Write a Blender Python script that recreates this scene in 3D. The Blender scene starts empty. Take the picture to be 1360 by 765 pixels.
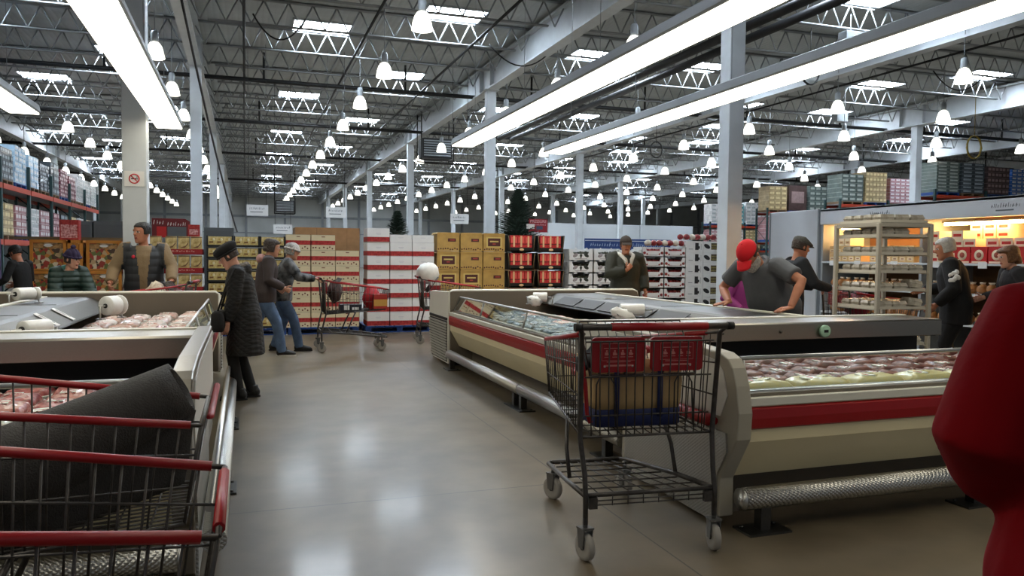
import bpy, bmesh, math, random
from mathutils import Vector, Matrix, Euler
V = Vector
PI = math.pi
rnd = random.Random(7)
SC = bpy.context.scene
COL = SC.collection

# ------------------------------------------------------------------ object helpers
def link(o, parent=None):
    COL.objects.link(o)
    if parent is not None:
        o.parent = parent
    return o

def tag(o, label=None, cat=None, group=None, kind=None):
    if label: o['label'] = label
    if cat: o['category'] = cat
    if group: o['group'] = group
    if kind: o['kind'] = kind
    return o

def thing(name, label, cat, loc=(0, 0, 0), rz=0.0, group=None):
    o = bpy.data.objects.new(name, None)
    o.empty_display_size = .1
    o.location = loc
    o.rotation_euler = (0, 0, rz)
    link(o)
    return tag(o, label, cat, group)

def dup(root, loc, rz=None, label=None, group=None):
    r = root.copy(); COL.objects.link(r); r.location = loc
    if rz is not None: r.rotation_euler = (0, 0, rz)
    if label: r['label'] = label
    if group: r['group'] = group
    for ch in list(root.children):
        c = ch.copy(); COL.objects.link(c); c.parent = r
        for g in list(ch.children):
            d = g.copy(); COL.objects.link(d); d.parent = c
    return r

ORD = ['zeroth', 'first', 'second', 'third', 'fourth', 'fifth', 'sixth', 'seventh', 'eighth', 'ninth', 'tenth', 'eleventh',
       'twelfth', 'thirteenth', 'fourteenth', 'fifteenth', 'sixteenth', 'seventeenth', 'eighteenth', 'nineteenth', 'twentieth']
def nth(i):
    return ORD[i]

# ------------------------------------------------------------------ mesh builder
class MB:
    def __init__(s):
        s.v = []; s.f = []; s.m = []; s.s = []
    def add(s, vs, fs, m=0, sm=False):
        b = len(s.v)
        s.v += [tuple(p) for p in vs]
        for f in fs:
            s.f.append(tuple(i + b for i in f)); s.m.append(m); s.s.append(sm)
        return s
    def box(s, x0, x1, y0, y1, z0, z1, m=0):
        vs = [(x, y, z) for z in (z0, z1) for y in (y0, y1) for x in (x0, x1)]
        return s.add(vs, [(0, 2, 3, 1), (4, 5, 7, 6), (0, 1, 5, 4), (2, 6, 7, 3), (0, 4, 6, 2), (1, 3, 7, 5)], m)
    def obox(s, c, size, R=None, m=0):
        R = R or Matrix.Identity(3); c = V(c)
        vs = [c + R @ V((x * size[0] / 2, y * size[1] / 2, z * size[2] / 2)) for z in (-1, 1) for y in (-1, 1) for x in (-1, 1)]
        return s.add(vs, [(0, 2, 3, 1), (4, 5, 7, 6), (0, 1, 5, 4), (2, 6, 7, 3), (0, 4, 6, 2), (1, 3, 7, 5)], m)
    def loft(s, rings, m=0, sm=True, cap=True, closed=True):
        n = len(rings[0]); vs = [p for r in rings for p in r]; fs = []
        for i in range(len(rings) - 1):
            for j in range(n if closed else n - 1):
                k = (j + 1) % n
                fs.append((i * n + j, i * n + k, (i + 1) * n + k, (i + 1) * n + j))
        s.add(vs, fs, m, sm)
        if cap:
            b = len(s.v) - len(vs)
            s.f.append(tuple(b + j for j in reversed(range(n)))); s.m.append(m); s.s.append(False)
            s.f.append(tuple(b + (len(rings) - 1) * n + j for j in range(n))); s.m.append(m); s.s.append(False)
        return s
    def tube(s, pts, r, n=6, m=0, cap=True, ref=None, ry=None, sm=True):
        pts = [V(p) for p in pts]; L = len(pts)
        rr = r if isinstance(r, (list, tuple)) else [r] * L
        r2 = ry if isinstance(ry, (list, tuple)) else ([ry] * L if ry else rr)
        rings = []; side = V(ref) if ref is not None else None
        for i, p in enumerate(pts):
            t = (pts[min(i + 1, L - 1)] - pts[max(i - 1, 0)])
            if t.length < 1e-9: t = V((0, 0, 1))
            t.normalize()
            if side is None:
                side = t.orthogonal()
            a = side - t * side.dot(t)
            if a.length < 1e-5: a = t.orthogonal()
            a.normalize(); b = t.cross(a)
            if ref is None: side = a
            rings.append([p + a * (math.cos(2 * PI * k / n + PI / n) * rr[i]) + b * (math.sin(2 * PI * k / n + PI / n) * r2[i]) for k in range(n)])
        return s.loft(rings, m, sm, cap)
    def prism(s, prof, axis, a, b, m=0, sm=False, cap=True):
        # extrude the 2D outline along an axis: 'x': outline is (y,z); 'y': (x,z); 'z': (x,y)
        def P(q, t):
            return (t, q[0], q[1]) if axis == 'x' else ((q[0], t, q[1]) if axis == 'y' else (q[0], q[1], t))
        n = len(prof); vs = [P(q, a) for q in prof] + [P(q, b) for q in prof]
        fs = [(i, (i + 1) % n, n + (i + 1) % n, n + i) for i in range(n)]
        s.add(vs, fs, m, sm)
        if cap:
            k = len(s.v) - 2 * n
            s.f.append(tuple(k + i for i in reversed(range(n)))); s.m.append(m); s.s.append(False)
            s.f.append(tuple(k + n + i for i in range(n))); s.m.append(m); s.s.append(False)
        return s
    def lathe(s, prof, c=(0, 0, 0), n=16, m=0, sm=True, axis=None):
        c = V(c); q = V((0, 0, 1)).rotation_difference(V(axis)) if axis is not None else None
        rings = []
        for r, z in prof:
            ring = [V((r * math.cos(2 * PI * k / n), r * math.sin(2 * PI * k / n), z)) for k in range(n)]
            rings.append([c + (q @ p if q else p) for p in ring])
        return s.loft(rings, m, sm, True)
    def ell(s, c, r, R=None, n=12, k=8, m=0):
        R = R or Matrix.Identity(3); c = V(c); rings = []
        for i in range(k + 1):
            a = -PI / 2 + PI * i / k; cr = max(math.cos(a), .02)
            rings.append([c + R @ V((r[0] * cr * math.cos(2 * PI * j / n), r[1] * cr * math.sin(2 * PI * j / n), r[2] * math.sin(a))) for j in range(n)])
        return s.loft(rings, m, True, True)
    def quad(s, pts, m=0):
        return s.add(pts, [tuple(range(len(pts)))], m)
    def mesh(s, name, mats):
        me = bpy.data.meshes.new(name)
        me.from_pydata(s.v, [], s.f)
        for mt in mats: me.materials.append(mt)
        me.polygons.foreach_set('material_index', s.m)
        me.polygons.foreach_set('use_smooth', s.s)
        me.update()
        return me
    def build(s, name, mats, parent=None, loc=None, bevel=0, rz=None):
        if not isinstance(mats, (list, tuple)): mats = [mats]
        o = bpy.data.objects.new(name, s.mesh(name, mats)); link(o, parent)
        if loc is not None: o.location = loc
        if rz is not None: o.rotation_euler = (0, 0, rz)
        if bevel:
            b = o.modifiers.new('bevel', 'BEVEL'); b.width = bevel; b.segments = 2; b.limit_method = 'ANGLE'
        return o

def text_mesh(txt, size, mb, M4, m=0, depth=.001):
    cu = bpy.data.curves.new('lettering', 'FONT'); cu.body = txt; cu.size = size; cu.extrude = depth
    cu.align_x = 'CENTER'; cu.align_y = 'CENTER'
    o = bpy.data.objects.new('lettering', cu); COL.objects.link(o)
    bpy.context.view_layer.update()
    me = bpy.data.meshes.new_from_object(o.evaluated_get(bpy.context.evaluated_depsgraph_get()))
    mb.add([M4 @ v.co for v in me.vertices], [tuple(p.vertices) for p in me.polygons], m)
    bpy.data.objects.remove(o); bpy.data.meshes.remove(me); bpy.data.curves.remove(cu)

# ------------------------------------------------------------------ materials
MATS = {}
def srgb(c):
    return tuple(((x / 255 / 12.92) if x / 255 <= .04045 else ((x / 255 + .055) / 1.055) ** 2.4) for x in c)
def mat(name, c, r=.5, metal=0, noise=None, bump=None, emit=0, coat=0, spec=None, sheen=0, c2=None):
    """c and c2 are 0-255 sRGB; noise=(scale, amount[, stretch xyz]); bump=(scale, strength)"""
    if name in MATS: return MATS[name]
    m = bpy.data.materials.new(name); m.use_nodes = True; MATS[name] = m
    nt = m.node_tree; N = nt.nodes; L = nt.links; b = N['Principled BSDF']
    col = (*srgb(c), 1)
    b.inputs['Base Color'].default_value = col; b.inputs['Roughness'].default_value = r; b.inputs['Metallic'].default_value = metal
    if coat: b.inputs['Coat Weight'].default_value = coat; b.inputs['Coat Roughness'].default_value = .08
    if spec is not None: b.inputs['Specular IOR Level'].default_value = spec
    if sheen: b.inputs['Sheen Weight'].default_value = sheen
    if emit:
        b.inputs['Emission Color'].default_value = col; b.inputs['Emission Strength'].default_value = emit
    if noise or bump:
        tc = N.new('ShaderNodeTexCoord')
    if noise:
        mp = N.new('ShaderNodeMapping'); L.new(tc.outputs['Object'], mp.inputs['Vector'])
        if len(noise) > 2: mp.inputs['Scale'].default_value = noise[2]
        nz = N.new('ShaderNodeTexNoise'); nz.inputs['Scale'].default_value = noise[0]; nz.inputs['Detail'].default_value = 5
        L.new(mp.outputs[0], nz.inputs['Vector'])
        rp = N.new('ShaderNodeValToRGB'); L.new(nz.outputs['Fac'], rp.inputs['Fac'])
        rp.color_ramp.elements[0].position = .35; rp.color_ramp.elements[1].position = .65
        a = noise[1]
        rp.color_ramp.elements[0].color = (*[x * (1 - a) for x in col[:3]], 1)
        rp.color_ramp.elements[1].color = (*srgb(c2), 1) if c2 else (*[min(1, x * (1 + a)) for x in col[:3]], 1)
        L.new(rp.outputs[0], b.inputs['Base Color'])
    if bump:
        nb = N.new('ShaderNodeTexNoise'); nb.inputs['Scale'].default_value = bump[0]; nb.inputs['Detail'].default_value = 4
        L.new(tc.outputs['Object'], nb.inputs['Vector'])
        bp = N.new('ShaderNodeBump'); bp.inputs['Strength'].default_value = bump[1]; bp.inputs['Distance'].default_value = .02
        L.new(nb.outputs['Fac'], bp.inputs['Height']); L.new(bp.outputs[0], b.inputs['Normal'])
    return m

def bump_waves(m, k, strength, dirs, dist=.01):
    """crossed wave bands as bump (diamond plate, quilting)"""
    nt = m.node_tree; N = nt.nodes; L = nt.links; b = N['Principled BSDF']
    tc = N.new('ShaderNodeTexCoord'); prev = None
    for d in dirs:
        dt = N.new('ShaderNodeVectorMath'); dt.operation = 'DOT_PRODUCT'; dt.inputs[1].default_value = d
        L.new(tc.outputs['Object'], dt.inputs[0])
        mu = N.new('ShaderNodeMath'); mu.operation = 'MULTIPLY'; mu.inputs[1].default_value = k; L.new(dt.outputs['Value'], mu.inputs[0])
        sn = N.new('ShaderNodeMath'); sn.operation = 'SINE'; L.new(mu.outputs[0], sn.inputs[0])
        ab = N.new('ShaderNodeMath'); ab.operation = 'ABSOLUTE'; L.new(sn.outputs[0], ab.inputs[0])
        if prev is None: prev = ab
        else:
            mx = N.new('ShaderNodeMath'); mx.operation = 'MULTIPLY'; L.new(prev.outputs[0], mx.inputs[0]); L.new(ab.outputs[0], mx.inputs[1]); prev = mx
    bp = N.new('ShaderNodeBump'); bp.inputs['Strength'].default_value = strength; bp.inputs['Distance'].default_value = dist
    L.new(prev.outputs[0], bp.inputs['Height']); L.new(bp.outputs[0], b.inputs['Normal'])
    return m

def glass_mat(name, tint=(235, 245, 242), refl=.12):
    if name in MATS: return MATS[name]
    m = bpy.data.materials.new(name); m.use_nodes = True; MATS[name] = m
    nt = m.node_tree; N = nt.nodes; L = nt.links; N.remove(N['Principled BSDF'])
    tr = N.new('ShaderNodeBsdfTransparent'); tr.inputs[0].default_value = (*srgb(tint), 1)
    gl = N.new('ShaderNodeBsdfGlossy'); gl.inputs['Roughness'].default_value = .03
    fr = N.new('ShaderNodeLayerWeight'); fr.inputs['Blend'].default_value = refl
    mx = N.new('ShaderNodeMixShader'); L.new(fr.outputs['Fresnel'], mx.inputs[0]); L.new(tr.outputs[0], mx.inputs[1]); L.new(gl.outputs[0], mx.inputs[2])
    L.new(mx.outputs[0], N['Material Output'].inputs['Surface'])
    return m

WHITEMETAL = mat('white_paint', (198, 204, 208), .45, noise=(3, .05))
GREYPAINT = mat('grey_paint', (150, 156, 160), .5, noise=(2, .08))
DECK = mat('roof_deck', (182, 188, 190), .7, noise=(1.2, .08))
JOISTP = mat('joist_paint', (150, 154, 156), .55)
STEEL = mat('stainless_steel', (150, 146, 138), .32, 1, noise=(60, .05, (1, 1, 12)))
STEELDARK = mat('brushed_steel', (88, 87, 84), .38, 1, noise=(40, .08, (12, 1, 1)))
ALU = mat('aluminium', (190, 190, 188), .35, 1)
CREAM = mat('cream_enamel', (224, 211, 172), .35, noise=(2, .03))
CREAM2 = mat('pale_enamel', (220, 217, 204), .4, noise=(2, .03))
TAUPE = mat('taupe_enamel', (112, 103, 90), .45, noise=(2, .05))
REDRAIL = mat('red_vinyl', (150, 4, 12), .4, noise=(4, .06))
BLACK = mat('black_liner', (12, 12, 13), .6)
DIAMOND = bump_waves(mat('diamond_plate', (188, 187, 182), .3, 1), 165, .3, [(.7, .7, 1.0), (-.7, -.7, 1.0)], .012)
WIRE = mat('dark_wire', (74, 71, 69), .4, .6, noise=(30, .2))
WIREL = mat('grey_wire', (112, 112, 112), .4, .7)
RUBBER = mat('black_rubber', (26, 26, 27), .7)
TYRE = mat('grey_tyre', (150, 146, 140), .6)
CARTRED = mat('cart_red', (150, 10, 20), .4)
WHITE = mat('white_card', (224, 224, 222), .6, noise=(6, .03))
KRAFT = mat('kraft_card', (158, 118, 78), .8, noise=(9, .08))
BLUEP = mat('blue_paint', (22, 62, 128), .6, noise=(6, .15))
PIPE = mat('black_pipe', (24, 25, 27), .5)
# ------------------------------------------------------------------ camera
F_PX, YAW, PITCH, ROLL, CAMH = 1026., math.radians(19.07), math.radians(2.4), math.radians(-.553), 1.45
Fw = V((math.sin(YAW) * math.cos(PITCH), math.cos(YAW) * math.cos(PITCH), -math.sin(PITCH)))
R0 = V((math.cos(YAW), -math.sin(YAW), 0)); U0 = R0.cross(Fw)
Rt = R0 * math.cos(ROLL) - U0 * math.sin(ROLL); Up = U0 * math.cos(ROLL) + R0 * math.sin(ROLL)
cam = bpy.data.cameras.new('camera'); cam.sensor_width = 36; cam.lens = F_PX / 1360 * 36; cam.clip_end = 300; cam.clip_start = .05
co = bpy.data.objects.new('camera', cam); link(co)
co.matrix_world = Matrix(((Rt.x, Up.x, -Fw.x, 0), (Rt.y, Up.y, -Fw.y, 0), (Rt.z, Up.z, -Fw.z, CAMH), (0, 0, 0, 1)))
SC.camera = co
def in_view(x, y, z=5., margin=1.25):
    d = V((x, y, z - CAMH)); w = d.dot(Fw)
    return w > -2 and abs(d.dot(Rt)) < margin * max(w, 1) * 680 / F_PX + 3

# ------------------------------------------------------------------ floor
fm = mat('polished_concrete', (142, 134, 120), .3, coat=.22)
def floor_nodes(m):
    nt = m.node_tree; N = nt.nodes; L = nt.links; b = N['Principled BSDF']
    tc = N.new('ShaderNodeTexCoord')
    n1 = N.new('ShaderNodeTexNoise'); n1.inputs['Scale'].default_value = .7; n1.inputs['Detail'].default_value = 3; L.new(tc.outputs['Object'], n1.inputs['Vector'])
    n2 = N.new('ShaderNodeTexNoise'); n2.inputs['Scale'].default_value = 3.2; n2.inputs['Detail'].default_value = 3; n2.inputs['Roughness'].default_value = .5; L.new(tc.outputs['Object'], n2.inputs['Vector'])
    ad = N.new('ShaderNodeMath'); ad.operation = 'MULTIPLY_ADD'; ad.inputs[1].default_value = .45; L.new(n2.outputs['Fac'], ad.inputs[0]); L.new(n1.outputs['Fac'], ad.inputs[2])
    rp = N.new('ShaderNodeValToRGB'); L.new(ad.outputs[0], rp.inputs['Fac'])
    e = rp.color_ramp.elements; e[0].position = .45; e[0].color = (*srgb((70, 61, 47)), 1); e[1].position = .95; e[1].color = (*srgb((120, 108, 89)), 1)
    # saw-cut joints
    sp = N.new('ShaderNodeSeparateXYZ'); L.new(tc.outputs['Object'], sp.inputs[0]); prev = None
    for ax, off, per in (('X', 1.96, 4.55), ('Y', 4.51, 4.4)):
        a = N.new('ShaderNodeMath'); a.operation = 'SUBTRACT'; a.inputs[1].default_value = off - per / 2 - 20 * per; L.new(sp.outputs[ax], a.inputs[0])
        mo = N.new('ShaderNodeMath'); mo.operation = 'MODULO'; mo.inputs[1].default_value = per; L.new(a.outputs[0], mo.inputs[0])
        s = N.new('ShaderNodeMath'); s.operation = 'SUBTRACT'; s.inputs[1].default_value = per / 2; L.new(mo.outputs[0], s.inputs[0])
        ab = N.new('ShaderNodeMath'); ab.operation = 'ABSOLUTE'; L.new(s.outputs[0], ab.inputs[0])
        lt = N.new('ShaderNodeMath'); lt.operation = 'LESS_THAN'; lt.inputs[1].default_value = .0045; L.new(ab.outputs[0], lt.inputs[0])
        if prev is None: prev = lt
        else:
            mx = N.new('ShaderNodeMath'); mx.operation = 'MAXIMUM'; L.new(prev.outputs[0], mx.inputs[0]); L.new(lt.outputs[0], mx.inputs[1]); prev = mx
    mi = N.new('ShaderNodeMix'); mi.data_type = 'RGBA'; L.new(prev.outputs[0], mi.inputs['Factor']); L.new(rp.outputs[0], mi.inputs[6]); mi.inputs[7].default_value = (*srgb((66, 60, 52)), 1)
    L.new(mi.outputs[2], b.inputs['Base Color'])
    rr = N.new('ShaderNodeMapRange'); rr.inputs['To Min'].default_value = .32; rr.inputs['To Max'].default_value = .5; L.new(n1.outputs['Fac'], rr.inputs['Value'])
    L.new(rr.outputs[0], b.inputs['Roughness'])
floor_nodes(fm)
fm.node_tree.nodes['Principled BSDF'].inputs['Coat Roughness'].default_value = .13
mb = MB(); mb.box(-45, 75, -6, 95, -.1, 0)
tag(mb.build('floor', fm), kind='structure')

# ------------------------------------------------------------------ roof, walls, girders, columns, joists
ROOF = 7.9
mb = MB(); mb.box(-45, 75, -6, 95, ROOF, ROOF + .1)
dk = DECK
nt = dk.node_tree
tag(mb.build('ceiling', bump_waves(dk, 20, .25, [(1, 0, 0)], .04)), kind='structure')
backm = mat('wall_grey', (196, 200, 198), .8, noise=(.4, .1))
mb = MB(); mb.box(-45, 75, 88, 88.2, 0, ROOF)
tag(mb.build('wall_back', backm), kind='structure')
mb = MB(); mb.box(-45, 75, 87.8, 88.0, 5.3, 5.55); mb.box(-45, 75, 87.8, 88.0, 3.6, 3.7)
for i in range(30): mb.box(-44 + i * 4, -43.75 + i * 4, 87.85, 88.0, 0, ROOF)
tag(mb.build('trim_1', GREYPAINT), kind='structure')
mb = MB(); mb.box(-32.2, -32, -6, 88, 0, ROOF); tag(mb.build('wall_left', backm), kind='structure')
mb = MB(); mb.box(60, 60.2, -6, 88, 0, ROOF); tag(mb.build('wall_right', backm), kind='structure')
mb = MB(); mb.box(22.5, 33.5, 62, 62.3, 0, 4.3); mb.box(33.6, 39, 62, 62.3, 0, 4.3)
tag(mb.build('wall_office', mat('office_white', (214, 220, 224), .6)), kind='structure')

GX = [-28.65, -19.55, -10.45, -1.35, 7.75, 16.9, 26.1, 35.2, 44.3]
ZG0, ZG1 = 6.95, 7.75
for x in GX:
    mb = MB(); y0 = 4 if -12 < x < 20 else 15
    mb.box(x - .02, x + .02, y0, 88, ZG0, ZG1); mb.box(x - .17, x + .17, y0, 88, ZG0 - .03, ZG0 + .03); mb.box(x - .17, x + .17, y0, 88, ZG1 - .03, ZG1 + .03)
    for k in range(7):
        yy = 11.8 + 13.2 * k
        if yy > y0:
            mb.box(x - .15, x + .15, yy - .6, yy - .58, ZG0, ZG1); mb.box(x - .15, x + .15, yy + .58, yy + .6, ZG0, ZG1)
    tag(mb.build('girder', WHITEMETAL), kind='structure')
COLS = []
for i, x in enumerate(GX):
    for k in range(6):
        y = [12.0, 24.8, 38.0, 51.3, 64.5, 77.7][k]
        if in_view(x, y, 3):
            xx = {(-1.35, 0): -1.44, (7.75, 0): 8.31}.get((x, k), x)
            mb = MB(); mb.box(xx - .155, xx + .155, y - .155, y + .155, 0, 6.92); mb.box(xx - .24, xx + .24, y - .24, y + .24, 6.9, 6.93); mb.box(xx - .22, xx + .22, y - .22, y + .22, 0, .02)
            tag(mb.build('column', WHITEMETAL, bevel=.012), kind='structure'); COLS.append((xx, y))
# bar joists
def joist_mesh(L):
    mb = MB(); h = .62; n = int(round(L / .61)); p = L / n
    for y in (-.028, .028):
        mb.tube([(0, y, h), (L, y, h)], .03, 4); mb.tube([(p * .8, y, 0), (L - p * .8, y, 0)], .026, 4)
    pts = []
    for i in range(n):
        pts.append((i * p, 0, h)); pts.append((i * p + p / 2, 0, 0))
    pts.append((L, 0, h))
    for a, b in zip(pts[:-1], pts[1:]):
        mb.tube([a, b], .021, 4)
    return mb.mesh('roof_joist', [JOISTP])
jm = {}
for i in range(len(GX) - 1):
    L = round(GX[i + 1] - GX[i] - .04, 2)
    if L not in jm: jm[L] = joist_mesh(L)
    y = 6.0
    while y < 86:
        if in_view(GX[i] + 4.5, y, 7, 1.15) or in_view(GX[i], y, 7, 1.0) or in_view(GX[i] + 9, y, 7, 1.0):
            o = bpy.data.objects.new('roof_joist', jm[L]); link(o); o.location = (GX[i] + .02, y, ROOF - .66); tag(o, kind='structure')
        y += 2.475

# ------------------------------------------------------------------ skylights
SKYM = mat('skylight_lens', (228, 241, 255), .6, emit=58)
mb = MB(); mb.box(-.78, .78, -.6, .6, -.025, .0, 0)
for a in ((-.83, -.78, -.65, .65), (.78, .83, -.65, .65), (-.83, .83, -.65, -.6), (-.83, .83, .6, .65)): mb.box(a[0], a[1], a[2], a[3], -.06, 0, 1)
for x in (-.26, .26): mb.box(x - .012, x + .012, -.6, .6, -.035, -.024, 1)
sk_me = mb.mesh('skylight', [SKYM, WHITEMETAL])
sky = {2.1: [14, 23.8, 33.7, 43.6, 53.6, 66.5, 77], 5.3: [10.5, 20.2, 28.6, 38, 48.4, 58, 70, 80], 10.6: [13.5, 23.7, 33, 43, 53, 63, 74], 14.5: [15.4, 23.5, 33.5, 43.6, 53, 62, 73, 82],
       -6.9: [23, 32.4, 40.8, 51, 61], -3.6: [20, 29, 38.6, 48.8, 58.9, 68, 80], -9.6: [47.2, 58.9, 68], 22: [23.3, 33.5, 43, 53, 63], 24.2: [19.6, 27.8, 38, 47.5, 57],
       19.6: [28, 38, 48, 58], 31: [27, 37, 47, 57], 33.5: [32, 42, 52, 64, 76], 38.5: [50, 60, 70, 80]}
rown = {2.1: 'over the open aisle', 5.3: 'over the glass-fronted freezers', 10.6: 'just beyond the long roof girder', 14.5: 'over the stacked fruit crates', -6.9: 'over the edge pallet rack',
        -3.6: 'beside the no-smoking column', -9.6: 'far behind the pallet racks', 22: 'over the bakery racks', 24.2: 'past the bakery racks', 19.6: 'over the far display tables', 31: 'over the far bakery side', 33.5: 'at the far bakery end', 38.5: 'in the farthest bakery corner'}
for x, ys in sky.items():
    for k, y in enumerate(ys):
        y = 6.0 + 2.475 * round((y - 6.0 + .5) / 2.475) - .5
        if in_view(x, y, ROOF, 1.1):
            o = bpy.data.objects.new('skylight', sk_me); link(o); o.location = (x, y, ROOF)
            tag(o, f'bright skylight in the row {rown[x]}, {nth(k + 1)} from the front', 'skylight', 'skylights in the roof deck')

# ------------------------------------------------------------------ high-bay lamps
SHADEM = mat('lamp_glow', (255, 250, 236), .5, emit=3.5)
mb = MB(); prof = [(.055, .36), (.10, .34), (.15, .26), (.185, .15), (.205, .03), (.21, .0), (.19, .0), (.0, .02)]
mb.lathe(prof, (0, 0, -.36), 14); shade_me = mb.mesh('shade', [SHADEM])
mb = MB(); mb.lathe([(.0, .0), (.075, .0), (.085, .03), (.085, .2), (.06, .25), (.0, .25)], (0, 0, 0), 10); ball_me = mb.mesh('ballast', [GREYPAINT])
mb = MB(); mb.tube([(0, 0, .25), (0, 0, 1.72)], .012, 5); mb.tube([(.0, 0, .3), (.05, 0, .27), (0, 0, .24)], .008, 4); stem_me = mb.mesh('stem', [GREYPAINT])
mb = MB(); mb.lathe(prof, (0, 0, -.36), 10); mb.lathe([(.0, 0), (.085, 0), (.085, .2), (0, .25)], (0, 0, 0), 8, 1); mb.tube([(0, 0, .25), (0, 0, 1.72)], .012, 4, 1)
far_me = mb.mesh('pendant_lamp', [SHADEM, GREYPAINT])
LROW = {-9.5: 'over the pallet racks', -6.1: 'behind the no-smoking column', -1.9: 'along the row of white columns', 3.28: 'over the open aisle', 7.9: 'along the long girder', 12.4: 'over the white fruit crates',
        16.8: 'over the bakery wall', 20.95: 'behind the bakery wall', 25.4: 'over the stored pallets', 29.9: 'far past the stored pallets', 34.5: 'over the far wall offices', 39.0: 'at the far bakery corner'}
for x, nm in LROW.items():
    k = 0
    for i in range(16):
        y = 15.0 + 4.3 * i + (-.4 if x > 10 else 0)
        if x in (-9.5, -6.1) and y < 30: continue
        if x in (12.4,) and y < 20 or x > 34 and y < 40: continue
        if not in_view(x, y, 6, 1.0): continue
        k += 1
        z = 6.18
        lab = f'lit bell lamp in the row {nm}, {nth(k)} from the front'
        if y < 33:
            t = thing('pendant_lamp', lab, 'ceiling lamp', (x, y, z), 0, 'high bay lamps')
            for nme, me in (('shade', shade_me), ('ballast', ball_me), ('stem', stem_me)):
                o = bpy.data.objects.new(nme, me); link(o, t)
        else:
            o = bpy.data.objects.new('pendant_lamp', far_me); link(o); o.location = (x, y, z); tag(o, lab, 'ceiling lamp', 'high bay lamps')

# ------------------------------------------------------------------ fluorescent strips over the freezers
STRIPM = mat('strip_glow', (255, 247, 226), .5, emit=7)
for x, y1, lab in ((-2.78, 12.0, 'long fluorescent strip at the photo edge, over the bag-roll freezers'), (-1.05, 12.6, 'long fluorescent strip crossing in front of the no-smoking column'),
                   (3.48, 12.75, 'long fluorescent strip over the fish-pack freezer, nearer the aisle'), (5.25, 13.0, 'long fluorescent strip on the bakery side, crossing the tall column')):
    t = thing('strip_light', lab, 'strip light', (x, 0, 3.3), 0, 'fluorescent strips')
    mb = MB(); mb.prism([(-.175, 0), (-.19, .02), (-.17, .11), (-.06, .16), (.06, .16), (.17, .11), (.19, .02), (.175, 0)], 'y', .3, y1); mb.build('housing', GREYPAINT, t)
    mb = MB(); mb.box(-.172, .172, .33, y1 - .02, -.018, .0); mb.build('diffuser', STRIPM, t)
    for k in range(6):
        y = y1 - .8 - k * 2.3
        if y > .5:
            mb = MB(); mb.tube([(0, y, .16), (0, y, 4.4)], .004, 4); mb.build('hanger', GREYPAINT, t)

# ------------------------------------------------------------------ sprinkler pipes, ducts, cables, hangers
def pipe(pts, r, name, label, cat='pipe', m=PIPE, n=8):
    mb = MB(); mb.tube(pts, r, n)
    return tag(mb.build(name, m), label, cat)
for y, lab in ((26.4, 'black sprinkler pipe crossing the roof in front of the first lamp rows'), (34.8, 'black sprinkler pipe crossing the roof behind the nearest one'),
               (46.0, 'thin black sprinkler pipe crossing far down the hall'), (62.0, 'farthest black sprinkler pipe near the back wall')):
    t = thing('sprinkler_pipe', lab, 'pipe', (0, y, 7.0), 0, 'roof sprinkler pipes')
    mb = MB(); mb.tube([(-30, 0, 0), (48, 0, 0)], .07, 8); mb.build('main', PIPE, t)
    for k in range(16):
        mb = MB(); mb.tube([(-27 + k * 4.6, 0, .0), (-27 + k * 4.6, 0, .9)], .04, 6); mb.build('riser', PIPE, t)
for x, lab in ((0.0, 'black branch pipe running down the roof above the aisle'), (3.0, 'black branch pipe running beside the aisle lamps'), (5.85, 'black branch pipe running above the freezers'),
               (18.6, 'black branch pipe running above the bakery')):
    pipe([(x, 9, 7.15), (x, 60, 7.15)], .035, 'branch_pipe', lab, n=6)
for x, lab in ((10.4, 'thick black refrigeration pipe nearer the aisle beside the tall column'), (11.0, 'thick black refrigeration pipe on the bakery side of its twin')):
    t = thing('refrigeration_pipe', lab, 'pipe', (x, 0, 6.5))
    mb = MB(); mb.tube([(0, 5, 0), (0, 32, 0)], .10, 12); mb.build('pipe_run', PIPE, t)
    for yy in range(8, 32, 4):
        mb = MB(); mb.tube([(0, yy, .1), (0, yy, 1.4)], .012, 5); mb.build('hanger', PIPE, t)
mb = MB()
pts = []
for i in range(25):
    u = i / 24; pts.append((-1.2 + .9 * u, 17 + 16 * u, 6.6 - 4.3 * u - 1.2 * u * (1 - u)))
mb.tube(pts, .03, 5); tag(mb.build('hanging_cable', PIPE), 'thick black cable drooping from the girder past the white columns', 'cable')
for (x0, y, x1, dz, lab) in ((6.2, 20, 8.0, .5, 'black wire looping from the near girder over the aisle'), (0.2, 19.5, 1.4, .55, 'black wire drooping near the branch pipe over the aisle'), (19.5, 18, 21.5, .5, 'black wire looping under the roof on the bakery side')):
    mb = MB(); mb.tube([(x0 + (x1 - x0) * i / 12, y, 7.1 - dz * 4 * (i / 12) * (1 - i / 12)) for i in range(13)], .02, 5)
    tag(mb.build('hanging_cable', PIPE), lab, 'cable')
for (x, y, z, r, lab, m) in ((-7.0, 31, 6.9, .25, 'coil of black cable hung beside a roof skylight', PIPE), (13.6, 16.3, 6.2, .28, 'coil of black cable hung past the strip light end', PIPE),
                          (21.7, 18.4, 5.0, .3, 'coil of yellow hose hanging in the roof', mat('hose_yellow', (150, 128, 40), .6)), (14.7, 26, 5.5, .25, 'coil of black hose hanging in front of the tall column', PIPE)):
    mb = MB()
    mb.tube([(x + r * math.cos(i * .5), y + .02 * math.sin(i * 1.7), z + r * 1.2 * math.sin(i * .5)) for i in range(38)], .02, 5)
    mb.tube([(x, y, z + r), (x, y, 7.3)], .012, 4)
    tag(mb.build('hanging_hose', m), lab, 'cable coil')
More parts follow.
